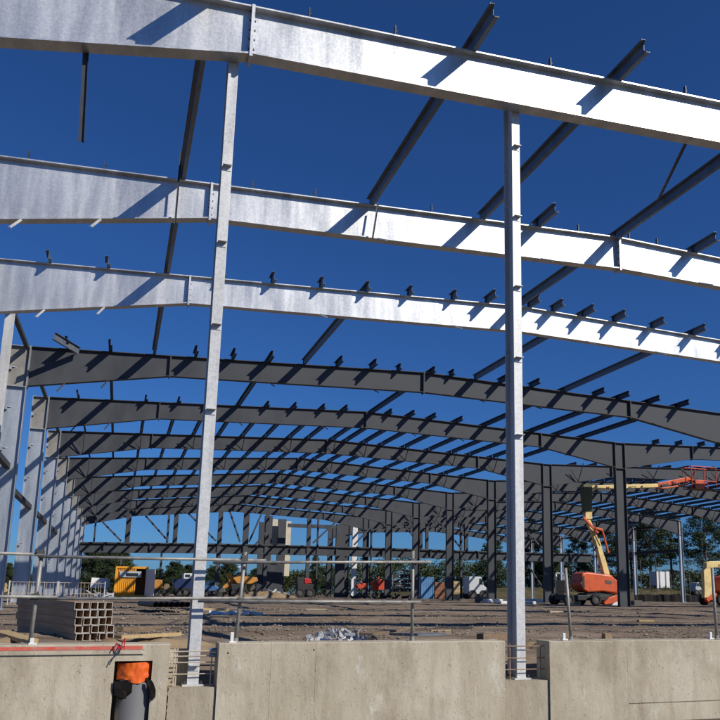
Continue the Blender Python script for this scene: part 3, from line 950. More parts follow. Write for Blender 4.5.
plank(120, 629, 160, 627, 14.6, 15.6, 0.12, 0.05, OLDW, 'weathered plank behind the sandy one beside the tube bundle')
plank(0, 632, 30, 641, 12.6, 11.6, 0.2, 0.05, WOOD, 'pale board lying at the far left behind the wall')
plank(196, 609, 225, 609.5, 22, 22.3, 0.4, 0.05, WOOD, 'pale plywood strip on the ground just right of the left post')
for i in range(7):
    u = 156+i*5.3
    p = at(u, 604.5, 27)
    b = MB().tube(p, p+Vector((-0.4, 2.4, 0)), 0.085, 12, cap=False)
    b2 = MB().tube(p, p+Vector((-0.4, 2.4, 0)), 0.085, 12, cap=False).tube(p, p+Vector((-0.4, 2.4, 0)), 0.07, 12, cap=False)
    single('steel_pipe', b2, CLAMP, 'dark steel pipe end in the row left of the left post, %s from left' % ORD[i+1], 'pipe', 'row of dark pipes on the ground')

rr = random.Random(21)
for i in range(10):
    Yl = rr.uniform(15, 30); ul = 130+i*58+rr.uniform(-25, 25)
    x = at(ul, 610, Yl).x; zl = gdisp(x, Yl)
    L_ = rr.uniform(.15, .9); an = rr.uniform(-.5, .5)
    d = Vector((math.cos(an), math.sin(an), 0))*L_/2
    c = Vector((x, Yl, zl+.03))
    mm, nm = ((OLDW, 'timber'), (WOOD, 'timber'), (CLAMP, 'steel'), (CONC2, 'concrete'))[i % 4]
    single('offcut', MB().bar(c-d, c+d, rr.uniform(.05, .16), rr.uniform(.03, .08)), mm,
           '%s %s offcut loose on the mud beyond the wall, %s offcut from the left' % ('long' if L_ > .5 else 'short', nm, ORD[i+1]), 'offcut', 'loose offcuts littering the ground')
# silver brackets pile, steel plates behind the middle wall
rr = random.Random(5)
for i in range(70):
    u = rr.gauss(341, 21); Yp = rr.uniform(11.6, 13.2)
    if not 306 < u < 378: continue
    base = at(u, 636, Yp); base.z = gdisp(base.x, Yp)+0.05
    base.z += 0.08+0.17*math.exp(-((u-340)/24)**2)*rr.random()
    d1 = Vector((rr.uniform(-1, 1), rr.uniform(-1, 1), rr.uniform(-.5, .5))).normalized()
    s_ = rr.uniform(0.07, 0.16)
    up_ = Vector((rr.uniform(-1, 1), rr.uniform(-1, 1), rr.uniform(-1, 1)))
    side_ = d1.cross(up_).normalized(); nn = side_.cross(d1)
    w_ = rr.uniform(0.05, 0.10)
    b = MB().bar(base-d1*s_/2, base+d1*s_/2, w_, 0.006, up=nn)
    b.bar(base-d1*s_/2+side_*w_/2+nn*0.03, base+d1*s_/2+side_*w_/2+nn*0.03, 0.006, 0.06, up=nn)
    single('steel_bracket', b, GALV_POST if i % 4 else GALV, 'small galvanised cleat bracket in the shiny heap behind the middle wall', 'bracket', 'heap of galvanised brackets')
plank(366, 634, 402, 629, 11.8, 13.0, 0.22, 0.03, OLDW, 'dark timber plank leading away beside the bracket heap')
plank(396, 634.5, 440, 634, 12.2, 12.6, 0.30, 0.03, PURL, 'flat grey steel plate on the ground behind the centre handrail post', 'steel plate', 'steel_plate')
plank(480, 637, 506, 636.5, 11.6, 12.0, 0.12, 0.10, OLDW, 'dark timber baulk behind the right end of the middle wall')
p = at(607, 636, 12.2)
single('rubble_lump', MB().add([(p.x+dx*.07, 12.2+dy*.06, p.z+dz*.05) for dx, dy, dz in ((-1, -1, -1), (1, -1, -1), (1.2, 1, -1), (-1, 1.1, -1), (-.8, -.7, .7), (.6, -.9, 1), (.8, .6, .8), (-.9, .8, 1.1))],
       [(0, 3, 2, 1), (4, 5, 6, 7), (0, 1, 5, 4), (1, 2, 6, 5), (2, 3, 7, 6), (3, 0, 4, 7)]), SAND, 'brown lump of rubble behind the right wall', 'rubble')

# ------------------------------------------------------------------ far gable of the left hall
GY = 86.2
t = thing('gable_girder', (at(82, 548, GY).x, GY, gz(0, GY)), 'long dark horizontal girder low across the far end of both halls', 'girder')
pl_ = [(80, 547.2), (200, 548.3), (300, 550.2), (420, 553.6), (500, 556.2), (592, 558)]
b = MB()
for (u0, v0), (u1, v1) in zip(pl_, pl_[1:]):
    p, q = at(u0, v0, GY), at(u1, v1, GY)
    b.ibeam(p, q, 0.98, 0.5, (0, 0, 1), 0.03, 0.12)
b.build('beam', DARK, t)
for u in (104, 150, 196, 243, 290, 336, 382, 430, 478, 525, 570):
    v = 547+(u-80)*0.0225
    p = at(u, v, GY)
    MB().box(p.x-0.05, p.x+0.05, GY-0.24, GY-0.016, p.z-0.37, p.z+0.37).build('stiffener', DARK, t)
def zgird(u): return at(u, 547+(u-80)*0.0225, GY).z
posts = [(95, .16, 530, 0), (128, .46, 505, 0), (124, .2, 600, 1), (168, .2, 505, 0), (163.5, .2, 600, 1), (175.5, .42, 505, 0), (220, .42, 505, 1), (246, .55, 505, 1),
         (267, .35, 505, 1), (309, .38, 505, 1), (318, .14, 505, 1), (371.5, .15, 505, 1), (421, .3, 512, 0), (427, .3, 508, 0), (461, .22, 508, 1), (466, .42, 508, 0)]
for i, (u, w, v, down) in enumerate(posts):
    p = at(u, 530, GY)
    x = p.x
    lo = gz(0, GY) if down else zgird(u)+0.45
    hi = ztop(11, x)-depth(x)+0.03
    if v == 600: hi = zgird(u)-0.45
    if v == 530: hi = lo+3.0
    b = MB().box(x-w/2, x+w/2, GY-0.15, GY-0.11, lo, hi).box(x-w/2, x+w/2, GY+0.11, GY+0.15, lo, hi).box(x-0.01, x+0.01, GY-0.11, GY+0.11, lo, hi)
    single('gable_upright', b, DARK, 'dark upright of the far gable, %s counted from its left end' % ORD[i+1], 'steel post', 'uprights of the far gable')
diag = [((88, 507), (121, 541)), ((136, 505), (168, 541)), ((183, 508), (216, 541)), ((231, 515), (240, 542)), ((261, 515), (249, 542)),
        ((327, 530), (313, 543)), ((367, 531), (354, 545)), ((402, 522), (413, 536)), ((437, 520), (461, 548)), ((528, 533), (543, 549)),
        ((580, 522), (556, 546)), ((528, 565), (543, 588)), ((268, 530), (255, 545))]
for i, ((u0, v0), (u1, v1)) in enumerate(diag):
    p, q = at(u0, v0, GY-0.3), at(u1, v1, GY-0.3)
    if i < 9: p = p+(p-q)*max(0, (ztop(11, p.x)-depth(p.x)+0.1-p.z)/(p.z-q.z))
    single('gable_brace', MB().bar(p, q, 0.16, 0.16), DARK, 'slanting brace of the far gable, %s counted from its left end' % ORD[i+1], 'brace', 'slanting braces of the far gable')
# white stair core panels behind the gable
t = thing('stair_core', (at(277, 590, 95).x, 95, gz(0, 95)), 'stair core with cream panels and dark posts behind the far girder', 'stair core')
for (u0, u1, v0, v1) in ((269.5, 279, 519, 545), (283, 289, 521, 576), (270, 280, 562, 568)):
    a_, b_ = at(u0, v0, 95), at(u1, v1, 95)
    MB().box(a_.x, b_.x, 95, 95.4, b_.z, a_.z).build('panel', PANEL, t)
for (u0, u1, v0) in ((259.5, 265, 522), (265, 269, 516), (278.5, 283, 519)):
    a_, b_ = at(u0, v0, 94), at(u1, 590, 94)
    MB().box(a_.x, b_.x, 93.8, 94.2, gz(0, 94), a_.z).build('post', DARK, t)
a_, b_ = at(266, 565, 93.5), at(282, 588, 93.5)
MB().box(a_.x, b_.x, 93.4, 93.55, gz(0, 93), a_.z).build('dark_panel', DARK, t)
t = thing('inner_frame', (at(340, 590, 92).x, 92, gz(0, 92)), 'wide dark column with a beam to its left under the far roof', 'steel frame')
a_, b_ = at(336.5, 524, 92), at(343.5, 590, 92)
MB().box(a_.x, b_.x, 91.8, 92.2, gz(0, 92), a_.z).build('column', DARK, t)
a_, b_ = at(288, 523.5, 92), at(336.3, 529, 92)
MB().box(a_.x, b_.x, 91.85, 92.15, b_.z, a_.z).build('beam', DARK, t)
a_ = at(353, 521, 93); b_ = at(356, 590, 93)
single('pale_column', MB().box(a_.x, b_.x, 92.9, 93.2, gz(0, 93), a_.z), WPAINT, 'slim white column behind the far girder, right of the wide dark column', 'column')

# ------------------------------------------------------------------ boom lifts
def wheel(cx, cy, cz, r, w, parent):
    n = 20
    b = MB()
    prof = [(r*0.55, -w/2), (r*0.92, -w/2), (r, -w*0.36), (r, w*0.36), (r*0.92, w/2), (r*0.55, w/2)]
    vs = []; fs = []
    for i in range(n):
        a = 2*math.pi*i/n
        for (q, y) in prof: vs.append((cx+q*math.cos(a), cy+y, cz+q*math.sin(a)))
    k = len(prof)
    for i in range(n):
        j = (i+1) % n
        for c in range(k-1): fs.append((i*k+c, i*k+c+1, j*k+c+1, j*k+c))
        fs.append((i*k+k-1, i*k, j*k, j*k+k-1))
    b.add(vs, fs)
    w_ = b.build('wheel', RUB, parent)
    MB().tube((cx, cy-w*0.30, cz), (cx, cy+w*0.30, cz), r*0.56, 16).tube((cx, cy-w*0.4, cz), (cx, cy-w*0.3, cz), r*0.22, 10).build('rim', BLACK if parent.get('darkrim') else CLAMP, w_)
    return w_

def text_mesh(name, s, size, m, parent, pos, xdir, zdir, depth=0.01):
    cu = bpy.data.curves.new(name, 'FONT')
    cu.body = s; cu.size = size; cu.extrude = depth/2
    to = bpy.data.objects.new(name+'_tmp', cu)
    col.objects.link(to)
    dg = bpy.context.evaluated_depsgraph_get()
    me = bpy.data.meshes.new_from_object(to.evaluated_get(dg))
    bpy.data.objects.remove(to)
    me.name = name
    me.materials.clear(); me.materials.append(m)
    o = bpy.data.objects.new(name, me); col.objects.link(o)
    x = Vector(xdir).normalized(); z = Vector(zdir).normalized(); n = x.cross(z)
    mt = Matrix(((x.x, z.x, n.x, 0), (x.y, z.y, n.y, 0), (x.z, z.z, n.z, 0), (0, 0, 0, 1)))
    pl = parent_loc(parent)
    o.parent = parent
    o.matrix_local = Matrix.Translation(Vector(pos)-pl) @ mt
    return o

BY = 40.4
PXM = BY/F
def bp(u, v, dy=0.0):
    return at(u, v, BY+dy)
gzb = gz(0, BY)
t = thing('boom_lift', (bp(592, 605).x, BY, gzb), 'orange and cream articulated boom lift beside a dark valley column, boom raised', 'boom lift')
zw = gzb+0.33
a_, b_ = bp(560, 600), bp(605, 600)
MB().box(a_.x, b_.x, BY-0.45, BY+0.75, zw-0.06, zw+0.22).build('chassis', BLACK, t, bevel=0.03)
for u in (562, 588.5):
    for dy in (-0.75, 0.85):
        wheel(bp(u, 600).x, BY+dy, gzb+0.31, 0.31, 0.24, t)
# turret: rounded orange cover
def prof_prism(pts, y0, y1):
    P_ = [at(u, v, BY) for u, v in pts]
    return MB().prism([(p.x, BY+y0, p.z) for p in P_], (0, y1-y0, 0))
prof_prism([(577, 573.5), (582, 572), (594, 573.5), (606, 575), (612, 580.5), (616, 587), (616, 592.5), (612, 593.5), (597, 591.5), (583, 592.5), (578, 589.5), (575, 584), (576.5, 580)], -0.55, 0.65).build('turret_cover', ORANGE, t, bevel=0.09, seg=3)
prof_prism([(596, 592.2), (611, 594), (610, 596), (583, 595.5), (583, 593)], -0.4, 0.5).build('slew_ring', BLACK, t)
prof_prism([(598, 602.5), (603, 597.5), (612, 594.6), (619.5, 594.6), (620.5, 597), (615, 600), (606, 603.5), (599, 604.5)], -0.62, -0.1).build('oscillating_arm', ORANGE, t, bevel=0.03)
prof_prism([(577, 577), (579, 576), (579.5, 588), (577, 587)], -0.57, -0.555).build('vent_panel', BLACK, t)
a_ = bp(603, 580)
o = text_mesh('decal', 'JLG' if False else 'II', 0.01, BLACK, t, (a_.x, BY-0.57, a_.z), (1, 0, 0), (0, 0, 1), 0.004)
bpy.data.objects.remove(o)
prof_prism([(600, 580), (606, 581), (606, 584), (600, 583)], -0.575, -0.565).build('decal_plate', CLAMP, t)
# riser boom
def boomseg(p0, p1, w0, w1, m, name, dy=0.0, th=0.30):
    P0, P1 = bp(*p0, dy), bp(*p1, dy)
    return MB().bar(P0, P1, th, w0*PXM, up=(0, 0, 1) if abs((P1-P0).normalized().z) < .7 else (1, 0, 0), w2=th, h2=w1*PXM).build(name, m, t, bevel=0.02)
boomseg((606.5, 577), (596, 539), 7.0, 6.0, CREAM, 'riser_boom')
boomseg((597, 543), (586, 516), 5.0, 4.6, CREAM, 'riser_boom', 0.02, 0.22)
prof_prism([(583.5, 512.5), (590.5, 512), (591, 485), (582, 484.5), (581.5, 494)], -0.16, 0.16).build('knuckle', mat('knuckle_shade_olive', (0.10, 0.10, 0.035), 0.6), t, bevel=0.02)  # dark olive colour carries the shade lying on this part of the cream boom
prof_prism([(584.2, 519), (591, 519), (590.6, 512.3), (584.5, 512.3)], -0.14, 0.14).build('knuckle_cap', CREAM, t)
# orange lift cylinders and links
boomseg((583, 517), (598, 533), 2.6, 2.6, ORANGE, 'link_arm', -0.24, 0.10)
boomseg((595, 528), (602.5, 530), 2.4, 2.4, ORANGE, 'link_arm', -0.30, 0.10)
boomseg((602, 529), (608.5, 553), 1.8, 1.5, ORANGE, 'lift_cylinder', -0.30, 0.09)
boomseg((594, 533), (600, 546), 1.5, 1.2, BLACK, 'cylinder_rod', -0.34, 0.05)
boomseg((597, 547), (595, 551), 3.5, 3.0, BLACK, 'hose_clip', -0.12, 0.12)
# upper boom runs right towards the platform
boomseg((582, 488), (657, 485.6), 4.6, 4.4, CREAM, 'telescopic_boom', 0.0, 0.24)
boomseg((657, 485.4), (690, 478.5), 5.6, 4.8, ORANGE, 'jib', 0.0, 0.22)
boomseg((655, 489.5), (688, 484.5), 1.8, 1.8, ORANGE, 'jib_link', -0.14, 0.08)
boomseg((661, 486), (668, 485), 3.6, 3.4, BLACK, 'jib_pivot', -0.12, 0.1)
xd = bp(657, 485.6)-bp(582, 488)
for s_, u, v in (('ALCO', 627, 488.6), ('NC', 605, 489.1)):
    p = bp(u, v)
    text_mesh('lettering', s_, 0.20, BLACK, t, (p.x, BY-0.135, p.z-0.01), (xd.x, 0, xd.z), (-xd.z, 0, xd.x), 0.006)
# platform
c0, c1 = bp(688, 489), bp(711, 467)
bt = MB()
X0, X1, Z0, Z1 = c0.x, c1.x, c0.z, c1.z-0.10
bas = MB().box(X0, X1, BY-0.40, BY+0.40, Z0, Z0+0.05).build('platform_floor', BLACK, t)
for zz in (Z0+0.48, Z1):
    for (p, q) in (((X0, BY-.4), (X1, BY-.4)), ((X1, BY-.4), (X1, BY+.4)), ((X1, BY+.4), (X0, BY+.4)), ((X0, BY+.4), (X0, BY-.4))):
        MB().tube((*p, zz), (*q, zz), 0.028, 8).build('guard_rail', REDOR, bas)
for x in (X0, (X0+X1)/2, X1):
    for y in (BY-.4, BY+.4):
        MB().tube((x, y, Z0), (x, y, Z1), 0.028, 8).build('guard_post', REDOR, bas)
MB().box(X0+0.15, X0+0.75, BY-0.52, BY-0.43, Z0+0.0, Z0+0.5).build('control_box', ORANGE, bas, bevel=0.02)
MB().box(X0+0.5, X0+0.95, BY-0.15, BY+0.2, Z0+0.051, Z0+0.5).build('tool_box', BLACK, bas, bevel=0.03)
MB().path([Vector((X0-1.2, BY-.16, Z0+.35)), Vector((X0-.7, BY-.2, Z0+.15)), Vector((X0-.2, BY-.3, Z0+.30)), Vector((X0+.4, BY-.42, Z0+.6))], 0.03, 8).build('hose', BLACK, bas)
boomseg((688, 479), (697, 487), 2.2, 2.2, BLACK, 'platform_bracket', 0, 0.1)
boomseg((681, 469), (694, 480), 1.6, 1.6, BLACK, 'platform_bracket', -0.1, 0.08)

# second boom lift, half outside at the right
B2 = 43.0
def cp(u, v, dy=0.0): return at(u, v, B2+dy)
t = thing('boom_lift', (cp(714, 600).x, B2, gz(0, B2)), 'folded cream and orange boom lift cut off by the right edge', 'boom lift')
def c2(pts, y0, y1): 
    P_ = [cp(u, v) for u, v in pts]
    return MB().prism([(p.x, B2+y0, p.z) for p in P_], (0, y1-y0, 0))
c2([(703, 598), (710.5, 596.5), (711.5, 571), (712, 567.5), (706, 566.5), (702.2, 571), (703, 585)], -0.15, 0.15).build('riser_boom', CREAM, t, bevel=0.02)
c2([(704.8, 563), (708, 561.3), (760, 561.3), (760, 567.4), (712, 567.6), (704.8, 568.6)], -0.17, 0.17).build('telescopic_boom', CREAM, t, bevel=0.02)
c2([(714, 590), (715, 583), (719, 577.5), (724, 575), (752, 575), (757, 583), (755, 595), (718, 595)], -0.5, 0.6).build('turret_cover', ORANGE, t, bevel=0.08, seg=3)
c2([(703.5, 599.5), (709.5, 594.5), (714.5, 593), (713, 599), (706, 603)], -0.3, 0.0).build('oscillating_arm', ORANGE, t, bevel=0.02)
c2([(709, 601), (756, 601), (756, 594.6), (714, 595.2)], -0.4, 0.5).build('chassis', BLACK, t)
for u in (713, 750):
    for dy in (-0.75, 0.85): wheel(cp(u, 600).x, B2+dy, gz(0, B2)+0.33, 0.33, 0.25, t)
p = cp(716.2, 566.6)
text_mesh('lettering', 'A', 0.24, BLACK, t, (p.x, B2-0.18, p.z), (1, 0, 0), (0, 0, 1), 0.006)

# ------------------------------------------------------------------ things on the ground in the middle distance
def gx(u, Y): return at(u, 595, Y).x
def gm(Y): return gz(0, Y)
# yellow container cabin
CYy = 64.0
x0, x1_ = gx(114, CYy), gx(146, CYy); zb0 = gm(CYy); zt0 = at(130, 566.5, CYy).z
t = thing('site_container', ((x0+x1_)/2, CYy, zb0), 'yellow corrugated site container with an open door, shadows across it', 'container')
def corr(x0, x1, y, z0, z1, d=0.05, n=24, m=YEL, parent=None, name='front_wall'):
    vs = []; fs = []
    for i in range(n+1):
        for dx, dd in ((0, 0), (0.35, 0), (0.5, 1), (0.85, 1)):
            x = x0+(x1-x0)*(i+dx)/n
            if x > x1: continue
            vs += [(x, y+d*dd, z0), (x, y+d*dd, z1)]
    for i in range(len(vs)//2-1): fs.append((2*i, 2*i+2, 2*i+3, 2*i+1))
    return MB().add(vs, fs).build(name, m, parent)
xd0 = gx(134, CYy)
MB().box(x0+0.02, xd0-0.02, CYy+0.08, CYy+2.2, zb0+0.1, zt0-0.1).box(xd0-0.02, x1_-0.02, CYy+1.6, CYy+2.2, zb0+0.1, zt0-0.1).build('inner_shell', OLDW, t)
corr(x0+0.06, xd0-0.06, CYy, zb0+0.12, zt0-0.12, n=9, parent=t)
f = MB()
f.box(x0-0.04, x0+0.06, CYy-0.04, CYy+0.08, zb0, zt0).box(x1_-0.06, x1_+0.04, CYy-0.04, CYy+0.08, zb0, zt0)
f.box(x0+0.06, x1_-0.06, CYy-0.04, CYy+0.08, zt0-0.14, zt0).box(x0+0.06, x1_-0.06, CYy-0.04, CYy+0.08, zb0, zb0+0.14).box(xd0-0.06, xd0+0.03, CYy-0.02, CYy+0.06, zb0+0.14, zt0-0.14)
f.build('frame', YEL, t)
MB().box(x0-0.04, x1_+0.04, CYy+0.081, CYy+2.3, zt0-0.06, zt0+0.01).build('roof', YEL, t)
MB().box(x1_-0.02, x1_+0.04, CYy+0.081, CYy+2.3, zb0, zt0-0.061).build('end_wall', YEL, t)
a_, b_ = at(120, 571, CYy), at(141, 577.5, CYy)
MB().box(a_.x, b_.x, CYy-0.09, CYy-0.05, b_.z, a_.z).build('sign_board', SIGNW, t)
a_, b_ = at(126, 573, CYy), at(138, 576.5, CYy)
MB().box(a_.x, b_.x, CYy-0.10, CYy-0.092, b_.z, a_.z).build('window', GLASS, t)
a_, b_ = at(146.5, 569, CYy-0.5), at(153, 597, CYy-0.5)
o = MB().prism([(a_.x, CYy-0.1, zb0+0.1), (b_.x, CYy-0.9, zb0+0.1), (b_.x, CYy-0.9, a_.z), (a_.x, CYy-0.1, a_.z)], (0.03, 0.05, 0)).build('door', WPAINT, t)
# white board
def simple_box(name, u0, u1, v0, Y, d, m, label, cat, vb=None, rot=0):
    xa, xb = gx(u0, Y), gx(u1, Y)
    z1 = at(u0, v0, Y).z
    z0 = gm(Y) if vb is None else at(u0, vb, Y).z
    return MB().box(xa, xb, Y, Y+d, z0, z1)
# leaning white board with legs
t = thing('notice_board', (gx(100, 66), 66, gm(66)), 'white board on short legs left of the yellow container', 'board')
a_, b_ = at(91, 577.5, 66), at(109.5, 588, 66)
MB().prism([(a_.x, 66, b_.z), (b_.x, 66, b_.z-0.02), (b_.x-0.03, 66.2, a_.z-0.05), (a_.x+0.05, 66.2, a_.z)], (0, 0.05, 0)).build('panel', WPAINT, t)
for x in (a_.x+0.2, b_.x-0.25): MB().box(x, x+0.08, 66.05, 66.12, gm(66), b_.z+0.1).build('leg', OLDW, t)
# blue tipper truck
TY = 74
t = thing('tipper_truck', (gx(180, TY), TY, gm(TY)), 'dark blue tipper truck with a white cab behind the left post', 'truck')
def tb(u0, u1, v0, v1, y0, y1, m, name, bev=0.03):
    a_, b_ = at(u0, v0, TY), at(u1, v1, TY)
    return MB().box(a_.x, b_.x, TY+y0, TY+y1, b_.z, a_.z).build(name, m, t, bevel=bev)
MB().prism([(at(173, 579, TY).x, TY, at(173, 579, TY).z), (at(194, 579, TY).x, TY, at(194, 579, TY).z), (at(192.5, 589, TY).x, TY, at(192.5, 589, TY).z), (at(175, 589.5, TY).x, TY, at(175, 589.5, TY).z)], (0, 2.2, 0)).build('tipper_body', NAVY, t, bevel=0.03)
tb(176, 200, 589.3, 591, 0.4, 1.8, BLACK, 'chassis')
tb(184, 192.8, 573.2, 578.9, 0.1, 2.1, WPAINT, 'cab_roof')
tb(194.3, 203, 579.5, 589.2, 0.1, 2.1, WPAINT, 'cab')
tb(185.5, 190, 574.5, 577, 0.06, 0.09, GLASS, 'window', 0)
for u in (179, 186, 199):
    wheel(gx(u, TY), TY+0.1, gm(TY)+0.38, 0.38, 0.3, t); wheel(gx(u, TY), TY+2.0, gm(TY)+0.38, 0.38, 0.3, t)
# parked vans and cars
def car(u0, u1, v0, Y, body, label, cat='car', van=False, flip=False):
    xa, xb = gx(u0, Y), gx(u1, Y); L = xb-xa
    z0 = gm(Y); H = at(u0, v0, Y).z-z0
    t = thing('parked_car' if not van else 'parked_van', ((xa+xb)/2, Y, z0), label, cat)
    if van: P_ = [(0, .22), (0, .95), (.05, 1), (.70, 1), (.82, .62), (.98, .52), (1, .22)]
    else: P_ = [(0, .24), (0, .60), (.14, .68), (.28, .97), (.62, 1), (.76, .68), (.97, .56), (1, .24)]
    Q = [(p if not flip else 1-p, q) for p, q in P_]
    MB().prism([(xa+L*p, Y, z0+H*q) for p, q in Q], (0, 1.7, 0)).build('body', body, t, bevel=0.07, seg=3)
    W_ = [(.20, .68), (.31, .92), (.60, .94), (.71, .68)] if not van else [(.55, .66), (.57, .92), (.69, .92), (.78, .64)]
    W_ = [(p if not flip else 1-p, q) for p, q in W_]
    MB().prism([(xa+L*p, Y-0.012, z0+H*q) for p, q in W_], (0, 0.02, 0)).build('window', GLASS, t)
    for q in (.2, .8):
        wheel(xa+L*q, Y+0.05, z0+H*.2, H*.21, 0.2, t); wheel(xa+L*q, Y+1.6, z0+H*.2, H*.21, 0.2, t)
    return t
car(204, 219, 580, 78, mat('blue_car', (0.05, 0.13, 0.30), .35), 'light blue car right of the left post, beside the yellow machine', 'car')
car(469, 487, 576.5, 84, mat('white_van', (.5, .52, .54), .35), 'white van between dark columns near the tree line', 'van', van=True)
car(696, 702, 588, 112, mat('silver_car', (.4, .42, .45), .35), 'small silver car on the bank left of the folded boom lift', 'car').location.z += 0.9
t = thing('white_caravan', (at(663, 590, 120).x, 120, 1.05), 'white site caravan on the grass bank seen past the right columns', 'caravan')
for i, (u0, u1) in enumerate(((656, 659), (660, 665.3), (666, 670))):
    a_, b_ = at(u0, 571.5, 120), at(u1, 588, 120)
    MB().box(a_.x, b_.x, 120, 122, b_.z, a_.z).build('wall_panel', WPAINT, t)
MB().box(at(656, 585, 120).x, at(673, 585, 120).x, 120.2, 121.8, at(656, 590, 120).z, at(656, 585.4, 120).z).build('base', CLAMP, t)

# dark upturned steel on the ground near the blue car
def heap(name, u0, u1, Y, n, m, label, cat, h, seed, smin=.2, smax=.7):
    rr = random.Random(seed)
    b = MB()
    xa, xb = gx(u0, Y), gx(u1, Y)
    for i in range(n):
        x = rr.uniform(xa, xb); y = Y+rr.uniform(-.5, .5); z = gm(Y)+rr.random()*h*(1-abs(2*(x-xa)/(xb-xa)-1)*.6)
        d = Vector((rr.uniform(-1, 1), rr.uniform(-1, 1), rr.uniform(-.5, .5))).normalized()*rr.uniform(smin, smax)/2
        c = Vector((x, y, z)); b.bar(c-d, c+d, rr.uniform(.05, .25), rr.uniform(.03, .15))
    return single(name, b, m, label, cat)
heap('scrap_heap', 207, 224, 62, 26, BLACK, 'low dark heap of scrap steel right of the left post', 'scrap', .45, 3)
heap('white_sheet_heap', 266, 284, 73, 16, SHEET, 'crumpled white sheeting below the stair core', 'sheeting', 1.0, 4, .5, 1.4)
heap('rubble_heap', 350, 420, 72, 40, BLACK, 'long low dark heap in front of the pipe racks', 'rubble', .4, 6)
heap('packaging_heap', 209, 262, 26, 22, SHEET, 'white packaging scraps on the ground behind the second handrail post', 'packaging', .10, 8, .08, .3)
heap('cladding_heap', 93, 112, 52, 16, GALV_POST, 'flat grey steel offcuts lying before the yellow container', 'offcuts', .35, 9, .5, 1.3)
# orange-yellow machine: telehandler / excavator with arms
MY = 70
t = thing('loading_machine', (gx(242, MY), MY, gm(MY)), 'muddy yellow machine with a long arm and bucket behind the second handrail post', 'excavator')
def mp(pts, y0, y1, m, name, bev=0.04):
    P_ = [at(u, v, MY) for u, v in pts]
    return MB().prism([(p.x, MY+y0, p.z) for p in P_], (0, y1-y0, 0)).build(name, m, t, bevel=bev)
mp([(232, 578), (240, 575.5), (256, 577.5), (257, 581), (250, 584), (236, 583.5)], -.6, .9, YMACH, 'body')
mp([(232, 577), (227, 583), (220, 588), (221, 590), (230, 587), (236, 581)], -.1, .25, YMACH, 'arm')
mp([(222, 586), (217, 590), (219, 593), (226, 592)], -.35, .5, CLAMP, 'bucket')
mp([(226, 573), (231, 573.5), (234, 582), (229, 583)], -.2, .2, YMACH, 'mast')
mp([(248, 583), (254, 584), (255, 588), (251, 591.5), (249, 590), (251, 586)], -.2, .2, CLAMP, 'rear_leg')
mp([(230, 584), (246, 584.5), (246, 590), (231, 590)], -.5, .8, BLACK, 'undercarriage')
mp([(234, 574.5), (237, 572.6), (245, 572.8), (247, 575.2)], -.4, .7, GLASS, 'cab')
for u in (234, 243): wheel(gx(u, MY), MY-.6, gm(MY)+.35, .36, .3, t); wheel(gx(u, MY), MY+.9, gm(MY)+.35, .36, .3, t)
t = thing('spreader_machine', (gx(158, 70), 70, gm(70)), 'small rusty yellow machine between the container and the blue truck', 'machine')
MY = 70
mp([(153, 581), (156, 579.5), (162, 580), (163, 588), (154, 589)], -.4, .5, YMACH, 'body')
mp([(163.3, 583), (169, 584), (170, 590), (163.3, 590)], -.3, .4, OLDW, 'hopper')
for u in (156, 165): wheel(gx(u, MY), MY-.5, gm(MY)+.3, .3, .2, t)
# red machine
MY = 82
t = thing('red_dumper', (gx(304, MY), MY, gm(MY)), 'dark dumper with a red bonnet under the far girder', 'dumper')
mp([(303.5, 578), (310, 579), (311, 583), (304, 584)], -.4, .6, RED, 'bonnet')
mp([(296, 578), (303, 577), (303, 590), (297, 590)], -.5, .7, BLACK, 'skip')
mp([(300, 584.3), (312, 584), (312, 590), (300, 590)], -.4, .6, BLACK, 'undercarriage')
mp([(297, 569), (298, 569), (298, 577), (297, 577)], -.05, .05, BLACK, 'roll_bar', 0)
for u in (299, 309): wheel(gx(u, MY), MY-.6, gm(MY)+.45, .45, .3, t)
# orange lifts far away
for i, (u0, u1, v0, v1, lab) in enumerate(((356, 366, 583, 588.5, 'low bright orange machine near the far gable, left one of two'), (371.5, 384, 579, 590, 'taller bright orange machine near the far gable, right one of two'))):
    MY = 80
    t = thing('small_access_lift', (gx((u0+u1)/2, MY), MY, gm(MY)), lab, 'access lift')
    h = v1-v0; w = u1-u0
    mp([(u0, v0+h*.35), (u0+w*.3, v0+h*.1), (u0+w*.45, v0+h*.4), (u0+w*.6, v0), (u1-w*.1, v0+h*.1), (u1, v0+h*.6), (u1-w*.1, v1), (u0+w*.1, v1)], -.4, .5, REDOR, 'body')
    mp([(u0+w*.5, v0-2), (u0+w*.6, v0-2), (u0+w*.62, v0-.1), (u0+w*.5, v0-.1)], -.05, .05, REDOR, 'mast', 0)
    for q in (.2, .8): wheel(gx(u0+w*q, MY), MY-.45, gm(MY)+.28, .28, .2, t)
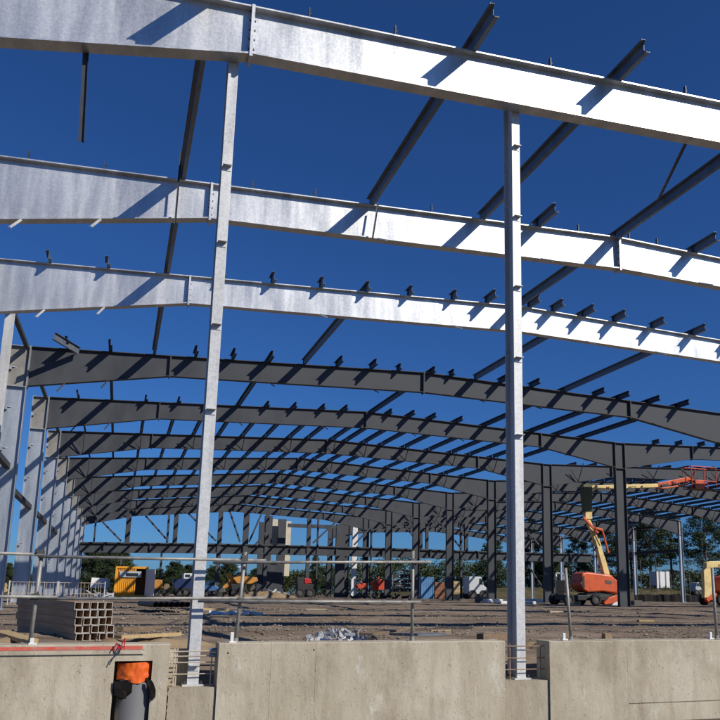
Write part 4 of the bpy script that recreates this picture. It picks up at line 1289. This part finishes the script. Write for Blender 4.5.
# pipe racks
RY = 71
t = thing('storage_rack', (gx(405, RY), RY, gm(RY)), 'open rack of dark stacked material behind the centre handrail post', 'rack')
def rb(u0, v0, u1, v1, y, w, m, name):
    p, q = at(u0, v0, RY+y), at(u1, v1, RY+y)
    MB().bar(p, q, w, w).build(name, m, t)
for u in (392.5, 404, 418.5):
    for y in (0, 1.4): rb(u, 592, u, 571.5 if u != 392.5 else 575, y, .09, PURL, 'upright')
for v in (571.5, 580, 586): 
    rb(397 if v < 573 else 392.5, v, 418.5, v, 0, .08, PURL, 'cross_rail')
rr = random.Random(4)
for j, v in enumerate((576, 581, 585.5, 590)):
    for i in range(3):
        a_, b_ = at(394+i*8.2, v-1.7, RY), at(400.5+i*8.2, v+1.7, RY)
        MB().box(a_.x, b_.x+rr.uniform(-.1, .15), RY+.1, RY+1.4, b_.z, a_.z).build('stacked_pack', BLACK, t)
        MB().box(b_.x-.12, b_.x+.0, RY+.02, RY+.098, b_.z+.05, b_.z+.16).build('pack_label', WHITE, t)
# blue container, brown and timber stacks
Y = 76
xa, xb = gx(421.5, Y), gx(433.5, Y); z0, z1 = gm(Y), at(427, 577, Y).z
t = thing('blue_container', ((xa+xb)/2, Y, z0), 'small light blue corrugated container near the tree line', 'container')
corr(xa+.03, xb-.03, Y, z0+.08, z1-.06, .04, 10, BLUE, t)
MB().box(xa+.03, xb-.03, Y+.06, Y+2, z0, z1-.061).build('shell', BLUE, t)
MB().box(xa-.02, xa+.03, Y-.02, Y+2.05, z0, z1).box(xb-.03, xb+.02, Y-.02, Y+2.05, z0, z1).box(xa+.03, xb-.03, Y-.02, Y+2.05, z1-.06, z1).build('frame', BLUE, t)
def crate(u0, u1, v0, Y, m, label, n=4):
    xa, xb = gx(u0, Y), gx(u1, Y); z0, z1 = gm(Y), at(u0, v0, Y).z
    b = MB()
    h = (z1-z0)/n
    for i in range(n):
        b.box(xa, xb, Y, Y+1.0, z0+h*i+.015, z0+h*(i+1)-.015)
    b.box(xa+.03, xb-.03, Y+.03, Y+.97, z0, z1-.02)
    single('timber_stack', b, m, label, 'timber stack')
crate(435, 444.5, 582, 77, mat('rust_stack', (.22, .09, .045), .8), 'rusty brown stack right of the blue container')
crate(452, 460, 581, 72, WOOD, 'pale yellow timber stack right of a dark valley column', 5)
crate(564.5, 569.5, 580, 46, WOOD, 'pale timber stack behind the fourth handrail post', 6)
t = thing('pale_trestle', (gx(562, 47), 47, gm(47)), 'pale steel trestle beside the timber stack at right', 'trestle')
for (u0, v0, u1, v1) in ((556, 573, 563.5, 573.5), (556, 573, 556, 594), (563.5, 573.5, 564.5, 594)):
    MB().bar(at(u0, v0, 47), at(u1, v1, 47), .08, .08).build('tube', WHITE, t)
# white slabs lying on the ground
for (u0, u1, v, Y, h, lab) in ((488, 503, 600.2, 45, .16, 'white wrapped slab lying left of the right tall post'), (501, 508, 602.5, 42, .10, 'small white block left of the right tall post'),
                            (529, 560, 599.6, 47, .20, 'long white wrapped slab lying right of the right tall post'), (529, 536, 603, 42, .1, 'white offcut at the foot of the right tall post'),
                            (574.5, 581, 604.3, 40.9, .16, 'white block between the wheels of the boom lift'), (610, 619, 604.5, 40.6, .16, 'white block under the boom lift arm'),
                            (634, 642, 604, 41.5, .22, 'white bag right of the large dark column'), (480, 489, 599, 46, .3, 'dark grey block left of the white slab')):
    xa, xb = gx(u0, Y), gx(u1, Y)
    single('wrapped_slab', MB().box(xa, xb, Y, Y+.8, gm(Y)+.0, gm(Y)+h+.05), WPAINT if 'dark' not in lab else CLAMP, lab, 'slab', bevel=.02)
# dark barrier along the right edge of the slab
t = thing('silt_barrier', (gx(670, 80), 80, gm(80)), 'low black barrier running along the ground before the grass bank', 'barrier')
xa, xb = gx(634, 72), gx(770, 72)
b = MB(); n = 60
top = [(xa+(xb-xa)*i/n, 72+.15*math.sin(i), gm(72)+.68+.10*hsh(i*.6, 2, 1)) for i in range(n+1)]
bot = [(x, y-.1, gm(72)-.1) for x, y, z in top]
b.add(top+bot+[(x, y+.25, z) for x, y, z in top], [(i, i+1, n+2+i, n+1+i) for i in range(n)]+[(i, i+1, 2*n+3+i, 2*n+2+i) for i in range(n)])
b.build('sheet', TAPE, t)
# thin site fence on the bank
for i, u in enumerate((630, 641.5, 650.5, 657, 671.5, 690)):
    p = at(u, 592, 106); top_ = at(u, 560 if i in (1, 3) else 574, 106)
    single('fence_pole', MB().tube((p.x, 106, gm(106)), (p.x, 106, top_.z), .07, 6), CLAMP, 'thin dark pole before the grass bank, %s from the left' % ORD[i+1], 'pole', 'poles before the grass bank')
# temporary mesh fence by the left columns
Yf_ = 33.5
for j in range(2):
    x0 = gx(8, Yf_)+j*1.62; x1_ = x0+1.58
    if j: x0 += 0; 
    z0, z1 = gm(Yf_)+.05, gm(Yf_)+.83
    t = thing('mesh_panel', ((x0+x1_)/2, Yf_, gm(Yf_)), ('left' if not j else 'right')+' low wire mesh panel in front of the left columns', 'fence panel', 'low mesh panels by the left columns')
    b = MB()
    for i in range(15):
        x = x0+(x1_-x0)*i/14; b.tube((x, Yf_, z0), (x+rnd.uniform(-.04, .04), Yf_, z1+rnd.uniform(-.05, .08)), .008, 5)
    for i in range(3):
        z = z0+(z1-z0)*i/2; b.tube((x0, Yf_, z), (x1_, Yf_, z), .010, 5)
    b.build('wire_mesh', REBARW, t)
    for x in (x0, x1_):
        MB().tube((x, Yf_, gm(Yf_)), (x, Yf_, z1+.05), .02, 8).build('post', GALV_POST, t)
# striped barrier and timber at the extreme left
p = at(3, 590, 36)
b = MB().bar(at(-8, 594, 36), at(7, 588.5, 36), .12, .22).bar(at(-8, 590, 36.5), at(7, 584.5, 36.5), .12, .15)
single('timber_baulk', b, WOOD, 'pale timber baulks leaning at the extreme left edge', 'timber')
p = at(80, 592, 55)
single('white_post_stub', MB().box(p.x-.12, p.x+.12, 55, 55.2, gm(55), at(80, 588, 55).z), WHITE, 'small white marker block at the end of the left columns', 'marker')
# houses far away
for i, (u, w, v0, Y) in enumerate(((267, 7, 575, 210), (279, 7, 574.5, 215), (252, 5, 576, 205))):
    xa, xb = at(u-w/2, 580, Y).x, at(u+w/2, 580, Y).x; z1 = at(u, v0+2.2, Y).z; z2 = at(u, v0, Y).z
    t = thing('distant_house', ((xa+xb)/2, Y, -.6), '%s pale house far behind the yellow machine' % ('middle', 'right', 'left')[i], 'house')
    MB().box(xa, xb, Y, Y+5, -.6, z1).build('wall', WPAINT, t)
    MB().prism([(xa-.2, Y-.3, z1), (xb+.2, Y-.3, z1), ((xa+xb)/2, Y-.3, z2)], (0, 5.6, 0)).build('roof', OLDW, t)
p = at(240, 581, 150)
t = thing('lamp_mast', (p.x, 150, -.6), 'slim pale mast standing beyond the second handrail post', 'mast')
MB().tube((p.x, 150, -.6), (p.x, 150, at(240, 566, 150).z), .12, 8).build('pole', WPAINT, t)
MB().box(p.x-.45, p.x+.45, 149.8, 150.2, at(240, 567.5, 150).z, at(240, 566.3, 150).z).build('lamp_head', WPAINT, t)

# ------------------------------------------------------------------ trees
def leafcloud(b, c, rad, n, s, rr, flat=0.7):
    for i in range(n):
        while True:
            d = Vector((rr.uniform(-1, 1), rr.uniform(-1, 1), rr.uniform(-1, 1)))
            if .15 < d.length < 1: break
        p = c+Vector((d.x*rad, d.y*rad, d.z*rad*flat))
        a = Vector((rr.gauss(0, 1), rr.gauss(0, 1), rr.gauss(0, 1))).normalized()
        e = a.orthogonal().normalized()
        e = (e*math.cos(i)+a.cross(e)*math.sin(i)); f_ = a.cross(e)
        q = s*rr.uniform(.5, 1.3)
        b.add([p-e*q, p+f_*q*.5, p+e*q, p-f_*q*.5], [(0, 1, 2, 3)])
def make_pine(H, W, seed, crown0=.35, n=70, per=46, conical=0.3, leaf=.17):
    rr = random.Random(seed)
    tr = MB(); cr = MB()
    lean = rr.uniform(-.02, .02)
    pts = [Vector((lean*H*i/8+rr.uniform(-.06, .06), rr.uniform(-.06, .06), H*.95*i/8)) for i in range(9)]
    for i in range(8):
        tr.tube(pts[i], pts[i+1], .022*H*(1-i/9), 7, .022*H*(1-(i+1)/9))
    for i in range(n):
        t_ = (i+.5)/n
        h = H*(crown0+(1-crown0)*t_**.9)
        prof = (1-t_*.85)**(.6 if conical < .5 else 1.0)*(.55+.45*math.sin(min(1, t_*4+.35)*1.57))
        r = W/2*prof*rr.uniform(.35, 1.1)
        a = rr.uniform(0, 6.283)
        base = pts[min(8, int(h/H*8))]
        c = Vector((base.x+r*math.cos(a), base.y+r*math.sin(a), h+rr.uniform(-.2, .3)))
        tr.tube((base.x, base.y, h-r*.25-.2), c, .028*max(.5, r/2), 4, .01)
        leafcloud(cr, c, rr.uniform(.45, .95)*W/8+.2, per, leaf, rr, .55)
    tm = tr.build('trunk', BARK).data; cm = cr.build('crown', PINE).data
    for nme in ('trunk', 'crown'):
        for o in [o for o in bpy.data.objects if o.data in (tm, cm) and o.parent is None]: bpy.data.objects.remove(o)
    return tm, cm
def place_tree(kind, u, Y, H, label, group=None, z=None, name='pine_tree', mats=None, cat='tree'):
    tm, cm, H0 = kind
    x = at(u, 585, Y).x
    t = thing(name, (x, Y, gm(Y) if z is None else z), label, cat, group)
    t.scale = (H/H0,)*3
    t.rotation_euler = (0, 0, rnd.uniform(0, 6.28))
    for nme, me in (('trunk', tm), ('crown', cm)):
        o = bpy.data.objects.new(nme, me); col.objects.link(o); o.parent = t
    return t
K1 = (*make_pine(10, 6.5, 1, .28, 110, 110, .2, .115), 10)
K2 = (*make_pine(10, 5.0, 2, .38, 80, 110, .3, .115), 10)
K3 = (*make_pine(10, 4.6, 3, .06, 130, 110, .8, .12), 10)
K4 = (*make_pine(8, 7.5, 4, .06, 150, 130, .1, .14), 8)
def Ht(u, v, Y, z): return at(u, v, Y).z-z
for (K, u, vt, Y, z, lab, nme) in ((K1, 651, 510, 124, 1.1, 'broad open pine seen between the large dark column and the white eaves column', 'pine_tree'),
    (K2, 672, 516, 128, 1.1, 'slender pine immediately left of the white eaves column', 'pine_tree'),
    (K1, 632, 513, 130, 1.1, 'dense pine mostly behind the large dark column', 'pine_tree'),
    (K1, 708, 510, 122, 1.1, 'broad dark pine at the right edge above the folded boom lift', 'pine_tree'),
    (K2, 735, 515, 126, 1.1, 'pine cut by the right edge of the picture', 'pine_tree'),
    (K2, 608, 520, 128, .6, 'pine directly behind the raised boom of the boom lift', 'pine_tree'),
    (K3, 553, 525, 128, -.5, 'dark conifer right of the right tall post', 'conifer_tree'),
    (K3, 533, 520, 132, -.5, 'dark conifer hidden partly by the right tall post', 'conifer_tree'),
    (K3, 492, 524, 126, -.5, 'tall conifer left of the right tall post', 'conifer_tree'),
    (K2, 578, 535, 134, -.2, 'loose pine behind the turret of the boom lift', 'pine_tree'),
    (K4, 104, 546, 118, -.5, 'dark spreading tree behind the white board at left', 'broadleaf_tree'),
    (K4, 90, 552, 126, -.5, 'dark tree close to the end of the left columns', 'broadleaf_tree'),
    (K4, 120, 553, 122, -.5, 'dark tree directly behind the yellow container', 'broadleaf_tree'),
    (K4, 174, 563, 130, -.5, 'rounded tree behind the blue tipper truck', 'broadleaf_tree'),
    (K4, 188, 566, 138, -.5, 'lower rounded tree just left of the left post', 'broadleaf_tree'),
    (K4, 157, 570, 134, -.5, 'small rounded tree right of the yellow container', 'broadleaf_tree'),
    (K4, 228, 563, 135, -.5, 'rounded tree just right of the left post', 'broadleaf_tree'),
    (K4, 213, 567, 131, -.5, 'low tree behind the blue car', 'broadleaf_tree'),
    (K4, 257, 569, 140, -.5, 'tree behind the second handrail post', 'broadleaf_tree'),
    (K3, 315, 556, 124, -.5, 'dark conifer right of the stair core', 'conifer_tree'),
    (K3, 328, 562, 120, -.5, 'smaller dark conifer left of the wide dark column', 'conifer_tree'),
    (K4, 5, 564, 100, -.5, 'dark tree at the extreme left edge', 'broadleaf_tree')):
    place_tree(K, u, Y, Ht(u, vt, Y, z), lab, None, z, nme)
# wooded background
rr = random.Random(12)
b = MB()
for i in range(2300):
    u = rr.uniform(-60, 800)
    Y = rr.uniform(138, 160)
    vt = 571 if u > 285 else 578
    if u > 350: vt = 563
    if u > 600: vt = 573
    vt += 2.5*math.sin(u*.09)+1.8*math.sin(u*.31)+rr.uniform(-1.5, 1.5)
    x = at(u, 585, Y).x; zt_ = at(u, vt, Y).z
    z = -.6+(zt_+.6)*rr.random()**.6
    leafcloud(b, Vector((x, Y, z)), rr.uniform(.7, 1.6), 36, .26, rr, .8)
o = b.build('woodland', LEAF); tag(o, 'dark far-off woodland forming the skyline behind the site', 'woodland', kind='stuff')
# scrub on the bank
b = MB()
for i in range(260):
    u = rr.uniform(560, 800); Y = rr.uniform(112, 126)
    x = at(u, 590, Y).x
    leafcloud(b, Vector((x, Y, bank(x, Y)+.25)), rr.uniform(.3, .7), 16, .16, rr, .7)
o = b.build('scrub', LEAF); tag(o, 'low green scrub growing over the grass bank at right', 'scrub', kind='stuff')
